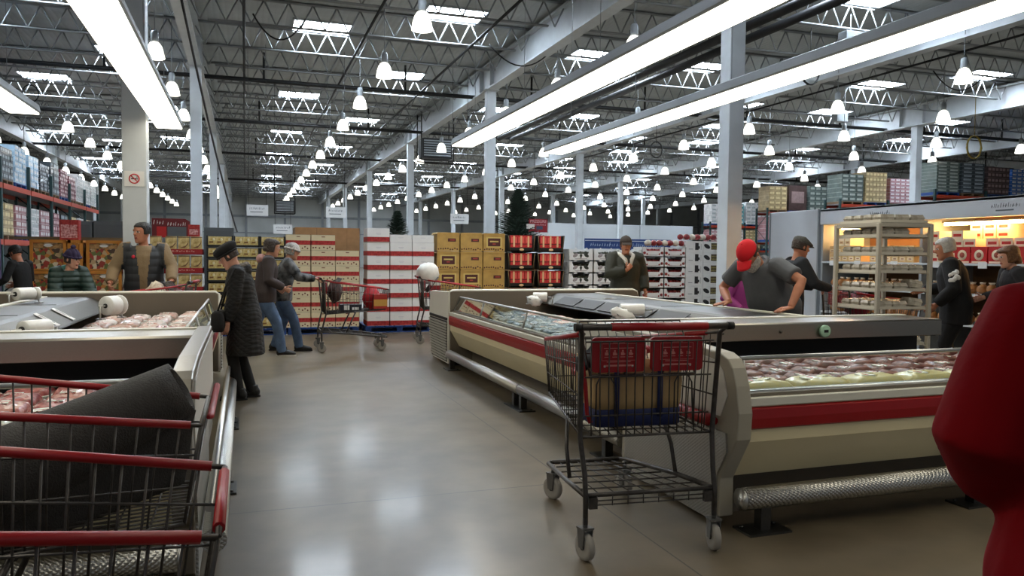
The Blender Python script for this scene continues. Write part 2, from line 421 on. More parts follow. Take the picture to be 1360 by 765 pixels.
for (x, y, z, lab) in ((8.3, 35, 5.85, 'black unit heater in a frame under the roof beside a bell lamp'), (2.9, 62, 4.6, 'black unit heater hanging far down the aisle')):
    t = thing('hanging_heater', lab, 'heater', (x, y, z))
    mb = MB(); mb.box(-.7, .7, -.4, .4, 0, .9); mb.build('casing', PIPE, t, bevel=.03)
    mb = MB()
    for k in range(7): mb.box(-.62, .62, -.44, -.4, .1 + k * .11, .15 + k * .11)
    mb.build('grille', GREYPAINT, t)
    mb = MB()
    for sx in (-.75, .75):
        for sy in (-.45, .45): mb.tube([(sx, sy, -.1), (sx, sy, ROOF - z)], .025, 4)
    mb.tube([(-.75, -.45, -.1), (.75, -.45, -.1)], .03, 4); mb.tube([(-.75, .45, -.1), (.75, .45, -.1)], .03, 4)
    mb.build('frame', PIPE, t)
for (x, y, z, lab) in ((-6.0, 21.5, 6.8, 'grey junction box under the roof above the strip light'), (14.2, 15.6, 6.9, 'white speaker box under the roof near the long girder'), (21.0, 23.5, 6.7, 'white speaker box under the bakery-side roof')):
    mb = MB(); mb.box(-.25, .25, -.15, .15, -.15, .15); mb.tube([(0, 0, .15), (0, 0, .6)], .015, 5)
    tag(mb.build('hanging_box', GREYPAINT, None, (x, y, z), bevel=.02), lab, 'box')
# no-smoking sign on the first column
t = thing('no_smoking_sign', 'white no smoking sign on the column behind the man in the vest', 'sign', (-1.44, 11.838, 2.46))
mb = MB(); mb.box(-.125, .125, -.006, 0, -.105, .105); mb.build('plate', WHITE, t)
mb = MB()
rg = [(.062 * math.cos(a * PI / 12), -.009, .062 * math.sin(a * PI / 12) + .0) for a in range(25)]
mb.tube(rg, .008, 4); mb.tube([(-.042, -.009, .042), (.042, -.009, -.042)], .007, 4)
mb.build('red_ring', mat('sign_red', (190, 30, 34), .5), t)
mb = MB(); mb.box(-.04, .03, -.0085, -.006, -.008, .008); mb.box(.033, .042, -.0085, -.006, -.008, .008); mb.tube([(.038, -.009, .012), (.03, -.009, .025), (.04, -.009, .035)], .003, 4)
mb.build('cigarette', mat('sign_black', (25, 25, 25), .5), t)
# ------------------------------------------------------------------ freezer islands
GLASS = glass_mat('clear_glass', refl=.05)
REDW = REDRAIL
YF = 3.4
def island(side):
    R = side == 'right'
    fx = (lambda u: 2.5 + u) if R else (lambda u: -.3 - u)
    where = 'on the cart side of the aisle' if R else 'behind the rolled mat'
    W = 3.1
    yf = YF if R else 3.45
    def bx(mb, u0, u1, y0, y1, z0, z1, m=0):
        a, b = sorted((fx(u0), fx(u1))); mb.box(a, b, y0, y1, z0, z1, m)
    def prof_u(mb, prof, y0, y1, m=0): mb.prism([(fx(u), z) for u, z in prof], 'y', y0, y1, m)
    def prof_v(mb, prof, u0, u1, m=0): mb.prism([(yf + v, z) for v, z in prof], 'x', fx(u0), fx(u1), m)
    front = [(0, .705), (0, .48), (.12, .27), (.2, .27), (.2, .705)]
    red = [(0, .665), (-.016, .655), (-.02, .605), (-.016, .555), (0, .545)]
    # ---------- end case facing the camera
    if R: lab = 'cream red-striped freezer end case of packed ribs, beside the red jacket'
    else: lab = 'steel-topped freezer end case behind the two red-railed carts'
    t = thing('freezer_end_case', lab, 'freezer', (0, 0, 0))
    mb = MB(); prof_v(mb, front, -.01, W); bx(mb, -.0, W, yf + .2, yf + 2.0, .27, .56); mb.build('body', CREAM, t, bevel=.004)
    mb = MB(); prof_v(mb, red, -.01, W); mb.build('red_stripe', REDW, t)
    mb = MB(); bx(mb, -.01, W, yf - .012, yf + .1, .67, .715); bx(mb, -.0, W, yf + .02, yf + .14, .715, .735, 1); mb.build('sill', [CREAM2, TAUPE], t, bevel=.004)
    mb = MB(); bx(mb, .1, W - .1, yf + .3, yf + 1.9, 0, .27); mb.build('plinth', TAUPE, t)
    if not R:
        mb = MB()
        for k in range(7): prof_v(mb, [(.03 + .012 * k, .465 - .026 * k), (.018 + .012 * k, .455 - .026 * k), (.03 + .012 * k, .449 - .026 * k)], .2, W)
        mb.build('vent_grille', STEELDARK, t)
    mb = MB(); bx(mb, .0, W - .02, yf + .12, yf + 1.9, .56, .60); mb.build('deck', STEELDARK, t)
    mb = MB(); bx(mb, .0, W, yf + 1.85, yf + 1.95, .56, .9); bx(mb, .08, W, yf + 1.66, yf + 1.9, .8, .815); mb.build('liner', BLACK, t)
    mb = MB(); prof_v(mb, [(1.6, .81), (1.6, .935), (1.615, .947), (2.05, .95), (2.05, .81)], .0, W); bx(mb, 0, W, yf + 1.95, yf + 2.05, .2, .83); mb.build('hood', STEEL, t, bevel=.004)
    mb = MB(); bx(mb, .0, W, yf + 1.98, yf + 2.06, .945, .958); mb.build('hood_edge', CREAM2, t)
    g = MB(); g.quad([(fx(.0), yf + .05, .735), (fx(W), yf + .05, .735), (fx(W), yf + .09, .905), (fx(.0), yf + .09, .905)]); gl = g.build('glass_front', GLASS, t)
    mb = MB(); mb.tube([(fx(.0), yf + .09, .912), (fx(W), yf + .09, .912)], .012, 8)
    mb.tube([(fx(.0), yf + .05, .735), (fx(W), yf + .05, .735)], .01, 6)
    for u in ((.02, 1.55, 3.05) if R else (.08, 1.6, 3.05)): mb.tube([(fx(u), yf + .05, .735), (fx(u), yf + .09, .912)], .009, 6)
    mb.build('glass_frame', ALU, gl)
    so = [(.12, .05), (.12, .26), (-.025, .5), (-.035, .64), (-.005, .78), (.03, .87), (.07, .915), (.14, .94), (.5, .962), (1.6, .965), (2.05, .965), (2.05, .30), (1.26, .30), (1.26, .05)]
    mb = MB(); prof_v(mb, so, -.09, .0); mb.build('side_panel', mat('panel_border', (168, 162, 146), .4) if R else STEEL, t, bevel=.008)
    so2 = [(.16, .60), (.12, .60), (.06, .72), (.1, .84), (.16, .895), (.5, .93), (2.0, .935), (2.0, .60)]
    mb = MB(); prof_v(mb, so2, -.096, -.088); mb.build('side_inlay', mat('inlay_white', (216, 214, 206), .4), t, bevel=.002)
    mb = MB(); v0 = .14 if R else .95; mb.tube([(fx(-.11), yf + v0, .57), (fx(-.12), yf + v0 + .04, .57), (fx(-.12), yf + 2.0, .57)], [.02, .035, .035] if R else [.01, .02, .02], 8, ref=(0, 0, 1)); mb.build('side_bumper', REDW, t)
    mb = MB(); prof_v(mb, [(.14, .02), (.14, .27), (.05, .42), (.06, .52), (1.2, .53), (1.2, .02)], -.102, -.088); mb.build('kick_plate', DIAMOND, t)
    # ---------- run along the aisle
    if R: lab = 'long glass-fronted freezer with red stripe and fish packs, along the open aisle'
    else: lab = 'long open freezer of pale chicken packs beside the woman in black'
    y0, y1 = yf + 2.06, 9.66
    t2 = thing('freezer_run', lab, 'freezer')
    mb = MB(); prof_u(mb, front, y0, y1); bx(mb, .2, 2.0, y0, y1, .27, .56); mb.build('body', CREAM, t2, bevel=.004)
    mb = MB(); prof_u(mb, red, y0, y1); mb.build('red_stripe', REDW, t2)
    mb = MB(); bx(mb, -.012, .1, y0, y1, .67, .715); bx(mb, .02, .14, y0, y1, .715, .735, 1); mb.build('sill', [CREAM2, TAUPE], t2, bevel=.004)
    mb = MB(); bx(mb, .3, 1.9, y0 + .0, y1, 0, .27); mb.build('plinth', TAUPE, t2)
    mb = MB(); bx(mb, .12, 1.7, y0, y1, .56, .60); mb.build('deck', STEELDARK, t2)
    k = 0 if R else -.12
    ur = 2.05 if R else 1.78
    mb = MB(); bx(mb, ur - .25, ur - .1, y0, y1, .56, .85); bx(mb, 1.27 + k, ur - .15, y0, y1, .80, .815); mb.build('liner', BLACK, t2)
    mb = MB(); prof_u(mb, [(1.24 + k, .815), (1.25 + k, .83), (1.43 + k, .935), (1.48 + k, .947), (ur, .95), (ur, .2), (ur - .1, .2), (ur - .1, .815)], y0 - .01, y1); mb.build('hood', STEELDARK, t2, bevel=.004)
    mb = MB(); bx(mb, ur - .05, ur + .02, y0, y1 - .1, .945, .962); mb.build('hood_edge', CREAM2, t2)
    for yy in (6.9, 8.2):
        mb = MB(); bx(mb, 1.49 + k, ur - .02, yy, yy + .006, .948, .951); mb.build('hood_seam', BLACK, t2)
    g = MB(); g.quad([(fx(.05), y0, .735), (fx(.05), y1, .735), (fx(.10), y1, .905), (fx(.10), y0, .905)]); gl = g.build('glass_front', GLASS, t2)
    mb = MB(); mb.tube([(fx(.10), y0, .912), (fx(.10), y1 - .12, .912), (fx(.05), y1 - .02, .735), (fx(.05), y0, .735)], .012, 6)
    for yy in (5.6, 7.05, 8.5): mb.tube([(fx(.05), yy, .735), (fx(.10), yy, .912)], .011, 6)
    mb.build('glass_frame', ALU, gl)
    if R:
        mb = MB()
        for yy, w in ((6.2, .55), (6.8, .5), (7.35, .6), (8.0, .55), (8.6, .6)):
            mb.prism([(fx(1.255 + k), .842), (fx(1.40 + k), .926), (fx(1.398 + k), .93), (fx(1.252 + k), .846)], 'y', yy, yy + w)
        mb.build('price_rail_reflection', mat('dark_label_reflection', (30, 32, 36), .55), t2)  # dark label panels, lengthened to paint in the packs' dark reflection on steel
    # ---------- far end case, seen from its back and side
    lab = 'freezer end case with louvred side, at the far end of the fish-pack freezer' if R else 'freezer end case with taupe back, in front of the man in the vest'
    t3 = thing('freezer_end_case', lab, 'freezer')
    Wf = 2.72 if R else 3.3
    ye = 10.75 if R else 10.05
    mb = MB(); bx(mb, .02, Wf, 9.72, ye, .12, .9); mb.build('body', CREAM2, t3, bevel=.03)
    mb = MB()
    pr = [(.0, .06), (.0, .97), (.03, .985), (Wf - .08, .985), (Wf - .02, .96), (Wf, .9), (Wf, .06)]
    prof_u(mb, pr, 9.66, 9.73); mb.build('back_panel', TAUPE, t3, bevel=.008)
    mb = MB(); mb.tube([(fx(.0), 9.69, .08), (fx(.0), 9.69, .97), (fx(.03), 9.69, .985), (fx(Wf - .08), 9.69, .985), (fx(Wf - .02), 9.69, .96), (fx(Wf), 9.69, .88)], .022, 6); mb.build('panel_edge', CREAM2, t3)
    so = [(9.7, .04), (9.7, .975), (ye - .12, .95), (ye - .03, .92), (ye + .02, .64), (ye, .5), (ye - .12, .3), (ye - .2, .04)]
    mb = MB(); mb.prism(so, 'x', fx(-.02), fx(.05)); mb.build('side_panel', CREAM2, t3, bevel=.006)
    mb = MB(); mb.prism([(9.73, .60), (9.73, .635), (ye - .03, .635), (ye - .03, .60)], 'x', fx(-.03), fx(-.015)); mb.build('side_slot', BLACK, t3)
    mb = MB()
    for q in range(14):
        z = .08 + .036 * q; yb = ye - .03 - (.14 * max(0, (.45 - z)) / .37)
        mb.prism([(9.74, z), (9.74, z + .022), (yb, z + .022), (yb, z)], 'x', fx(-.038), fx(-.015))
    mb.build('louvre', mat('louvre_grey', (168, 165, 154), .5), t3)
    mb = MB(); mb.prism([(9.735, .06), (9.735, .59), (ye - .04, .59), (ye - .04, .45), (ye - .17, .06)], 'x', fx(-.024), fx(-.019)); mb.build('louvre_back', BLACK, t3)
    mb = MB(); bx(mb, .1, Wf - .1, 9.8, ye - .15, 0, .13); mb.build('plinth', BLACK, t3)
    # ---------- bumper rails (bolted to the floor)
    if R: ll = ['diamond-plate bumper rail in front of the rib freezer, by the red jacket', 'diamond-plate bumper rail running down the aisle under the fish-pack freezer']
    else: ll = ['diamond-plate bumper rail in front of the freezer behind the carts', 'diamond-plate bumper rail leading from the rolled mat toward the woman in black']
    b = thing('bumper_rail', ll[0], 'bumper rail', (0, 0, 0), 0)
    mb = MB(); mb.tube([(fx(-.03), yf - .0, .18), (fx(W), yf - .0, .18)], .06, 16); mb.build('rail', DIAMOND, b)
    mb = MB(); mb.lathe([(0, 0), (.058, 0), (.06, .012), (0, .012)], (fx(-.03), yf, .18), 14, axis=(-1 if R else 1, 0, 0)); mb.build('end_cap', ALU, b)
    def leg(par, x, y, along):
        mb = MB(); mb.box(x - .03, x + .03, y - .03, y + .03, .012, .135)
        w = (.13, .08) if along == 'x' else (.08, .13)
        mb.box(x - w[0], x + w[0], y - w[1], y + w[1], 0, .012)
        for a in (-1, 1):
            mb.lathe([(0, .012), (.012, .012), (.012, .022), (0, .022)], (x + (a * .1 if along == 'x' else .05), y + (.04 if along == 'x' else a * .1), 0), 6)
        mb.build('leg', STEELDARK, par)
    for u in (.1, 1.6, 2.95): leg(b, fx(u), yf, 'x')
    b = thing('bumper_rail', ll[1], 'bumper rail')
    ys = 4.75 if R else 3.6
    if R:
        for (a, c) in ((ys, 6.85), (6.87, 9.58)):
            mb = MB(); mb.tube([(fx(-.03), a, .18), (fx(-.03), c, .18)], .055, 14); mb.build('rail', DIAMOND, b)
    else:
        mb = MB(); mb.tube([(fx(-.165), ys, .18), (fx(-.165), 9.58, .18)], .055, 14); mb.build('rail', DIAMOND, b)
        mb = MB(); mb.tube([(fx(-.145), ys, .33), (fx(-.145), 9.5, .33)], .02, 8); mb.build('upper_rail', ALU, b)
    for y in (5.0, 7.0, 6.8, 9.45): leg(b, fx(-.03 if R else -.165), y, 'y')
    return fx, yf
fxR, yfR = island('right')
fxL, yfL = island('left')

# ------------------------------------------------------------------ packed meat
FATW = (214, 196, 186)
MEATS = {
 'rib': ((84, 28, 24), (142, 88, 74)), 'cream': ((226, 214, 166), (206, 190, 132)), 'fish': ((20, 34, 44), (84, 102, 112)), 'salmon': ((196, 92, 60), (222, 200, 186)),
 'pale': ((216, 196, 180), (186, 132, 118)), 'white': ((232, 226, 218), (206, 186, 176)), 'redm': ((138, 24, 32), (206, 120, 116)), 'mince': ((178, 62, 60), (222, 160, 150)), 'silver': ((62, 68, 72), (130, 138, 138)),
}
TRAY = mat('foam_tray', (226, 224, 216), .5)
LABELM = mat('pack_label', (236, 236, 230), .4)
def meat_mat(k):
    a, b = MEATS[k]
    m = mat('meat_' + k, a, .5 if k == 'rib' else .36, noise=(26, .25, (1, .22, 1)) if k == 'rib' else (26, .25), coat=.12 if k == 'rib' else .3, c2=b)
    return m
def pack_mesh(kind, w, l, h, seed):
    r2 = random.Random(seed); mb = MB(); n = 6; q = 6
    def rr(s, z): # rounded rectangle ring
        o = []; rad = .03
        for cx, cy, a0 in ((1, 1, 0), (-1, 1, 1), (-1, -1, 2), (1, -1, 3)):
            for i in range(4):
                a = (a0 + i / 3) * PI / 2
                o.append((cx * (w / 2 * s - rad) + rad * math.cos(a), cy * (l / 2 * s - rad) + rad * math.sin(a), z))
        return o
    mb.loft([rr(.88, 0), rr(1, h * .45), rr(.98, h * .5), rr(.94, h * .45)], 0, False, True)
    rings = []
    for s, z in ((.93, .4), (.9, .72), (.75, .92), (.5, 1.0), (.2, 1.02)):
        rings.append([(x, y, h * z * (1 + r2.uniform(-.12, .12))) for x, y, _ in rr(s, 0)])
    mb.loft(rings, 1, True, True)
    mb.box(-w * .22, w * .1, l * .05, l * .3, h * .98, h * 1.06, 2); mb.box(-w * .2, w * .08, l * .16, l * .2, h * 1.06, h * 1.065, 3)
    return mb.mesh('meat_pack', [TRAY, meat_mat(kind), LABELM, mat('label_red', (190, 30, 36), .5)])
PK = {}
def pack(kind, x, y, z, rz, lab, grp, w=.2, l=.26, h=.06, name='meat_pack', tilt=(0, 0)):
    key = (kind, w, l, h, rnd.randint(0, 2))
    if key not in PK: PK[key] = pack_mesh(kind, w, l, h, len(PK))
    o = bpy.data.objects.new(name, PK[key]); link(o); o.location = (x, y, z); o.rotation_euler = (tilt[0], tilt[1], rz)
    return tag(o, lab, 'meat pack', grp)
# right end case: cream packs in front, dark ribs behind
for i in range(7):
    pack('cream', 2.78 + i * .41, yfR + .29, .66, PI / 2 + rnd.uniform(-.06, .06), f'pale yellow pack by the front glass of the rib freezer, {nth(i + 1)} from the cart', 'yellow packs by the glass', .2, .39, .09, 'poultry_pack', (0, -.0))
for r_ in range(4):
    for i in range(10):
        pack('rib', 2.74 + i * .29 + rnd.uniform(-.02, .02), yfR + .56 + r_ * .25, .632, PI / 2 + rnd.uniform(-.12, .12),
             f'dark rib pack, {nth(i + 1)} from the cart in the {nth(r_ + 1)} row behind the yellow packs', 'packs of dark ribs', .235, .27, .085, 'rib_pack', (rnd.uniform(-.08, .08), rnd.uniform(-.05, .05)))
# right run: blue and silver fish packs, orange ones to the back
for j in range(15):
    for i in range(4):
        kind = ['silver', 'fish', 'fish', 'salmon'][i] if j % 4 else ['fish', 'silver', 'salmon', 'fish'][i]
        y = 5.75 + j * .262
        nm = {'silver': 'silver vacuum pack of fish', 'fish': 'blue-grey pack of fish', 'salmon': 'orange pack of salmon'}[kind]
        pack(kind, 2.5 + .28 + i * .26 + rnd.uniform(-.02, .02), y + rnd.uniform(-.02, .02), .645 + .01 * (3 - i), rnd.uniform(-.1, .1),
             f'{nm}, {nth(j + 1)} from the cart in the {nth(i + 1)} row behind the glass', 'packs of fish in the long freezer', .22, .245, .075, 'fish_pack', (rnd.uniform(-.08, .08), rnd.uniform(-.08, .08)))
# left end case
for i in range(5):
    pack('white', -.62 - i * .33, yfL + .28, .65, PI / 2 + rnd.uniform(-.1, .1), f'whitish pack by the glass behind the red-railed carts, {nth(i + 1)} from the rolled mat', 'white packs by the glass', .22, .31, .09, 'poultry_pack')
for r_ in range(4):
    for i in range(7):
        k = 'redm' if (i + r_) % 3 else 'mince'
        pack(k, -.58 - i * .27 + rnd.uniform(-.02, .02), yfL + .56 + r_ * .25, .635, rnd.uniform(-.06, .06),
             f'{"red beef" if k == "redm" else "pink mince"} pack, {nth(i + 1)} from the rolled mat, {nth(r_ + 1)} row behind the white packs', 'packs of red meat', .235, .235, .08, 'beef_pack', (rnd.uniform(-.06, .06), rnd.uniform(-.06, .06)))
# left run
for j in range(15):
    for i in range(4):
        k = 'pale' if (i * 2 + j) % 3 else 'white'
        pack(k, -.3 - .28 - i * .26 + rnd.uniform(-.02, .02), 5.75 + j * .262, .655 + .012 * (3 - i), rnd.uniform(-.1, .1),
             f'{"pinkish" if k == "pale" else "white"} chicken pack, {nth(j + 1)} from the steel end case, {nth(i + 1)} row from the aisle', 'packs of pale chicken', .22, .245, .085, 'chicken_pack', (rnd.uniform(-.08, .08), rnd.uniform(-.08, .08)))
pack('redm', -.62, 6.9, .765, .3, 'bright red pack lying on the white chicken packs', 'red packs on the chicken', .16, .2, .07, 'meat_pack', (.2, .1))
pack('redm', -.95, 6.6, .75, -.5, 'small red pack lying deeper among the pale chicken packs', 'red packs on the chicken', .14, .16, .06, 'meat_pack', (.1, -.1))

# ------------------------------------------------------------------ things on the hoods
PLASTIC = mat('bag_film', (232, 232, 228), .35, noise=(14, .06))
def bag_roll(loc, rz, r, L, lab, loose=True, disc=False):
    t = thing('bag_roll', lab, 'bag roll', loc, rz, 'rolls of plastic bags on the freezers')
    mb = MB()
    mb.lathe([(.02, -L / 2), (r * .96, -L / 2), (r, -L / 2 + .01), (r, L / 2 - .01), (r * .96, L / 2), (.02, L / 2)], (0, 0, r + .03), 20, axis=(1, 0, 0))
    mb.build('film_roll', PLASTIC, t)
    mb = MB(); mb.lathe([(0, -L / 2 - .01), (.022, -L / 2 - .012), (.022, L / 2 + .012), (0, L / 2 + .012)], (0, 0, r + .03), 10, axis=(1, 0, 0)); mb.build('core', BLACK, t)
    mb = MB(); mb.tube([(-L / 2 - .09, 0, r + .03), (L / 2 + .09, 0, r + .03)], .008, 6)
    for s in (-1, 1): mb.tube([(s * (L / 2 + .07), 0, r + .03), (s * (L / 2 + .07), .0, 0.0)], .009, 6); mb.box(s * (L / 2 + .07) - .02, s * (L / 2 + .07) + .02, -.04, .04, -.004, .006)
    mb.build('holder', ALU, t)
    if disc:
        mb = MB(); mb.lathe([(.02, 0), (r * 1.02, 0), (r * 1.05, .012), (r * 1.02, .024), (.02, .024)], (L / 2 + .03, 0, r + .03), 20, axis=(1, 0, 0)); mb.build('end_disc', PLASTIC, t)
    if loose:
        mb = MB(); mb.ell((-L * .42, -.05, .045), (L * .55, .07, .06), Euler((0, .35, .2)).to_matrix(), 14, 9)
        mb.v = [(x + rnd.uniform(-.016, .016), y + rnd.uniform(-.014, .014), z + rnd.uniform(-.014, .014)) for x, y, z in mb.v]; mb.build('loose_film', PLASTIC, t)
    return t
bag_roll((-1.36, 6.05, .83), .95, .06, .2, 'white bag roll on the hood nearer the carts, before the two grey price tags', False)
bag_roll((-1.24, 8.4, .80), .95, .095, .13, 'big white bag roll with clear end disc, near the chicken packs', False, True)
bag_roll((-2.0, 8.5, .95), .95, .06, .18, 'white bag roll farthest back on the hood, at the edge of the photo', False, True)
bag_roll((3.60, 9.3, .83), -.3, .06, .18, 'white bag roll near the taupe end panel, above the silver packs', True)
bag_roll((3.66, 6.9, .83), -.3, .06, .24, 'rumpled bag roll with black core just above the red cart flaps', True)
def price_tag(loc, rx, ry, rz, w, h, lab):
    mb = MB(); mb.box(-w / 2, w / 2, -h / 2, h / 2, 0, .004); mb.box(-w * .35, w * .3, h * .1, h * .22, .004, .005, 1); mb.box(-w * .35, w * .1, -h * .2, -h * .1, .004, .005, 1)
    o = mb.build('price_tag', [WHITE, mat('print_grey', (90, 90, 92), .6)], None, loc); o.rotation_euler = (rx, ry, rz)
    return tag(o, lab, 'price tag', 'price tags on the freezers')
sl = math.atan2(.105, .18)
for (y, lab) in ((7.15, 'grey-white price tag on the sloping hood, nearer the small bag roll'), (7.75, 'grey-white price tag on the sloping hood, nearer the big bag roll')):
    price_tag((-.3 - 1.225, y, .893), 0, sl, 0, .2, .10, lab)
price_tag((2.5 + 1.75, 5.48, .951), 0, 0, .3, .24, .09, 'white card lying on the steel top by the cart handle end')
price_tag((2.5 + 1.6, 8.3, .951), 0, 0, .2, .16, .07, 'small white card on the steel top below the man in the olive parka')
o = price_tag((-.36, 9.0, .82), 0, math.radians(75), 0, .14, .2, 'yellowish price card inside the glass corner beside the woman in black'); o.data.materials[0] = mat('card_yellow', (186, 176, 110), .6)
t = thing('dial_thermometer', 'round pale green dial on the steel hood behind the ribs', 'thermometer', (4.36, yfR + 1.59, .872))
mb = MB(); mb.lathe([(0, 0), (.05, 0), (.05, .02), (.042, .026), (0, .026)], (0, 0, 0), 20, axis=(0, -1, 0)); mb.build('case', mat('mint_plastic', (150, 190, 165), .4), t)
mb = MB(); mb.box(-.02, .02, -.03, -.026, -.008, .014); mb.build('display', BLACK, t)
for x in (3.42, 3.95):
    mb = MB(); mb.lathe([(0, 0), (.012, 0), (.01, .008), (0, .01)], (0, 0, 0), 8, axis=(0, -1, 0)); tag(mb.build('hood_bolt', STEELDARK, None, (x, yfR + 1.595, .875)), f'small bolt head on the steel hood, {"nearer the cart" if x < 3.6 else "nearer the green dial"}', 'bolt')
# ------------------------------------------------------------------ shopping carts (local: x right, y forward, rear axle at the origin)
def lerp(a, b, u): return V(a) + (V(b) - V(a)) * u
RT = lambda s: V((s * .335, .02, 1.05)); RB = lambda s: V((s * .325, .06, .56)); NT = lambda s: V((s * .25, 1.0, .92)); NB = lambda s: V((s * .235, .95, .615))
_cart = {}
def cart_meshes():
    if _cart: return _cart
    w = .0034
    mb = MB()                                            # side walls, nose and floor of the basket: one wire mesh
    for s in (-1, 1):
        mb.tube([RB(s), NB(s)], .007, 5)
        for u in (.30, .62): mb.tube([lerp(RT(s), RB(s), u), lerp(NT(s), NB(s), u)], w * 1.15, 4)
        for i in range(1, 17):
            u = i / 17; mb.tube([lerp(RT(s), NT(s), u), lerp(RB(s), NB(s), u)], w, 4)
        mb.tube([NT(s), NB(s)], .006, 5)
    for i in range(1, 10):
        u = i / 10; mb.tube([lerp(NT(-1), NT(1), u), lerp(NB(-1), NB(1), u)], w, 4)
    for u in (.35, .7): mb.tube([lerp(NT(-1), NB(-1), u), lerp(NT(1), NB(1), u)], w, 4)
    mb.tube([NB(-1), NB(1)], .006, 5); mb.tube([RB(-1), RB(1)], .007, 5); mb.tube([NT(-1), NT(1)], .007, 5)
    for s in (-1, 1): mb.tube([RT(s), NT(s)], .007, 5)
    for i in range(1, 13):
        u = i / 13; mb.tube([lerp(RB(-1), RB(1), u), lerp(NB(-1), NB(1), u)], w, 4)
    for i in range(1, 9):
        u = i / 9; mb.tube([lerp(RB(-1), NB(-1), u), lerp(RB(1), NB(1), u)], w * 1.1, 4)
    _cart['basket'] = mb.mesh('basket', [WIRE])
    mb = MB()                                            # rear gate
    for i in range(1, 15):
        u = i / 15; a = lerp(RT(-1), RT(1), u); b = lerp(RB(-1), RB(1), u)
        mb.tube([a + V((0, .03, -.04)), lerp(a, b, .5) + V((0, .02, 0)), b], w, 4)
    for u in (.08, .42, .8): mb.tube([lerp(RT(-1), RB(-1), u) + V((.01, .012, 0)), lerp(RT(1), RB(1), u) + V((-.01, .012, 0))], w * 1.2, 4)
    for cx in (-.2, .2):                                 # bent hoops of the seat opening
        mb.tube([(cx - .05, .09, .6), (cx - .045, .1, .80), (cx - .02, .105, .845), (cx + .02, .105, .845), (cx + .045, .1, .80), (cx + .05, .09, .6)], w * 1.2, 4)
    _cart['rear_gate'] = mb.mesh('rear_gate', [WIRE])
    mb = MB()                                            # folded child seat
    A = [V((-.27, .30, 1.085)), V((.27, .30, 1.085))]; B = [V((-.27, .12, .84)), V((.27, .12, .84))]
    mb.tube([B[0], A[0], A[1], B[1]], .0055, 5)
    for i in range(1, 12): mb.tube([lerp(A[0], A[1], i / 12), lerp(B[0], B[1], i / 12)], w, 4)
    for u in (.3, .6): mb.tube([lerp(A[0], B[0], u), lerp(A[1], B[1], u)], w, 4)
    mb.tube([B[0], B[1]], .006, 5); mb.tube([(-.1, .12, .84), (-.1, .07, .90)], w, 4); mb.tube([(.1, .12, .84), (.1, .07, .90)], w, 4)
    _cart['child_seat'] = mb.mesh('child_seat', [WIRE])
    for k, cx in (('a', -.148), ('b', .148)):
        mb = MB(); o = []
        wd, hh, rad = .268, .165, .02
        for sx, sz, a0 in ((1, 1, 0), (-1, 1, 1), (-1, -1, 2), (1, -1, 3)):
            for i in range(4):
                a = (a0 + i / 3) * PI / 2; o.append((cx + sx * (wd / 2 - rad) + rad * math.cos(a), .945 + sz * (hh / 2 - rad) + rad * math.sin(a)))
        mb.prism(o, 'y', .066, .078)
        def bar(x0, x1, z0, z1): mb.box(cx + x0, cx + x1, .0648, .066, .945 + z0, .945 + z1, 1)
        for (x0, x1, z0, z1) in ((-.085, .085, .052, .0535), (-.085, .085, -.0275, -.026), (-.085, -.0835, -.026, .053), (.0835, .085, -.026, .053), (-.03, .03, .056, .062), (-.075, .075, .03, .033),
                                 (-.06, .06, -.035, -.032), (-.075, .075, -.055, -.047)): bar(x0, x1, z0, z1)
        for j in range(4):
            x = -.06 + j * .04; bar(x - .004, x + .004, .014, .022); bar(x - .009, x + .007, -.002, .012); bar(x - .012, x + .012, -.012, -.009); bar(x + .006, x + .012, .0, .006)
        for x in (-.07, .07): mb.lathe([(0, 0), (.006, 0), (.005, .003), (0, .004)], (cx + x, .066, .89), 6, 2, axis=(0, -1, 0))
        _cart['flap' + k] = mb.mesh('seat_flap', [CARTRED, mat('flap_print', (206, 128, 122), .5), ALU])
    mb = MB()
    for s in (-1, 1):
        mb.tube([V((s * .365, -.015, 1.085)), RT(s) + V((s * .012, 0, .0)), RB(s) + V((s * .012, 0, 0)), V((s * .325, .02, .40)), V((s * .325, .0, .29)), V((s * .325, 0, .17))], .0125, 8)
        mb.tube([V((s * .26, .5, .585)), V((s * .29, .42, .42)), V((s * .29, .36, .28))], .011, 6)
        mb.tube([V((s * .325, 0, .30)), V((s * .30, .4, .265)), V((s * .24, .93, .20)), V((s * .21, .97, .195))], .013, 8)
    mb.tube([V((-.22, .97, .195)), V((.22, .97, .195))], .013, 8); mb.tube([V((-.325, .01, .30)), V((.325, .01, .30))], .011, 8)
    mb.tube([V((-.25, .5, .565)), V((.25, .5, .565))], .008, 6)
    _cart['frame'] = mb.mesh('frame', [WIRE])
    mb = MB()
    for i in range(1, 8):
        u = i / 8; mb.tube([V((-.325 + .65 * u, .01, .295)), V((-.21 + .42 * u, .97, .19))], w, 4)
    for i in range(1, 6):
        u = i / 6; y = .97 * u; hw = .32 - .11 * u; mb.tube([V((-hw, y, .30 - .105 * u)), V((hw, y, .30 - .105 * u))], w * 1.2, 4)
    for s in (-1, 1): mb.box(s * .29 - .02, s * .29 + .02, -.012, .012, .24, .29)
    for z in (.255, .275): mb.tube([V((-.3, 0, z)), V((.3, 0, z))], w, 4)
    for i in range(8): mb.tube([V((-.27 + i * .077, 0, .295)), V((-.27 + i * .077, 0, .25))], w, 4)
    _cart['lower_rack'] = mb.mesh('lower_rack', [WIRE])
    mb = MB(); mb.tube([(-.37, -.02, 1.085), (.37, -.02, 1.085)], .016, 10)
    for s in (-1, 1): mb.tube([(s * .365, -.02, 1.085), (s * .395, -.02, 1.085)], .019, 10, 1)
    _cart['handle'] = mb.mesh('handle', [WIRE, BLACK])
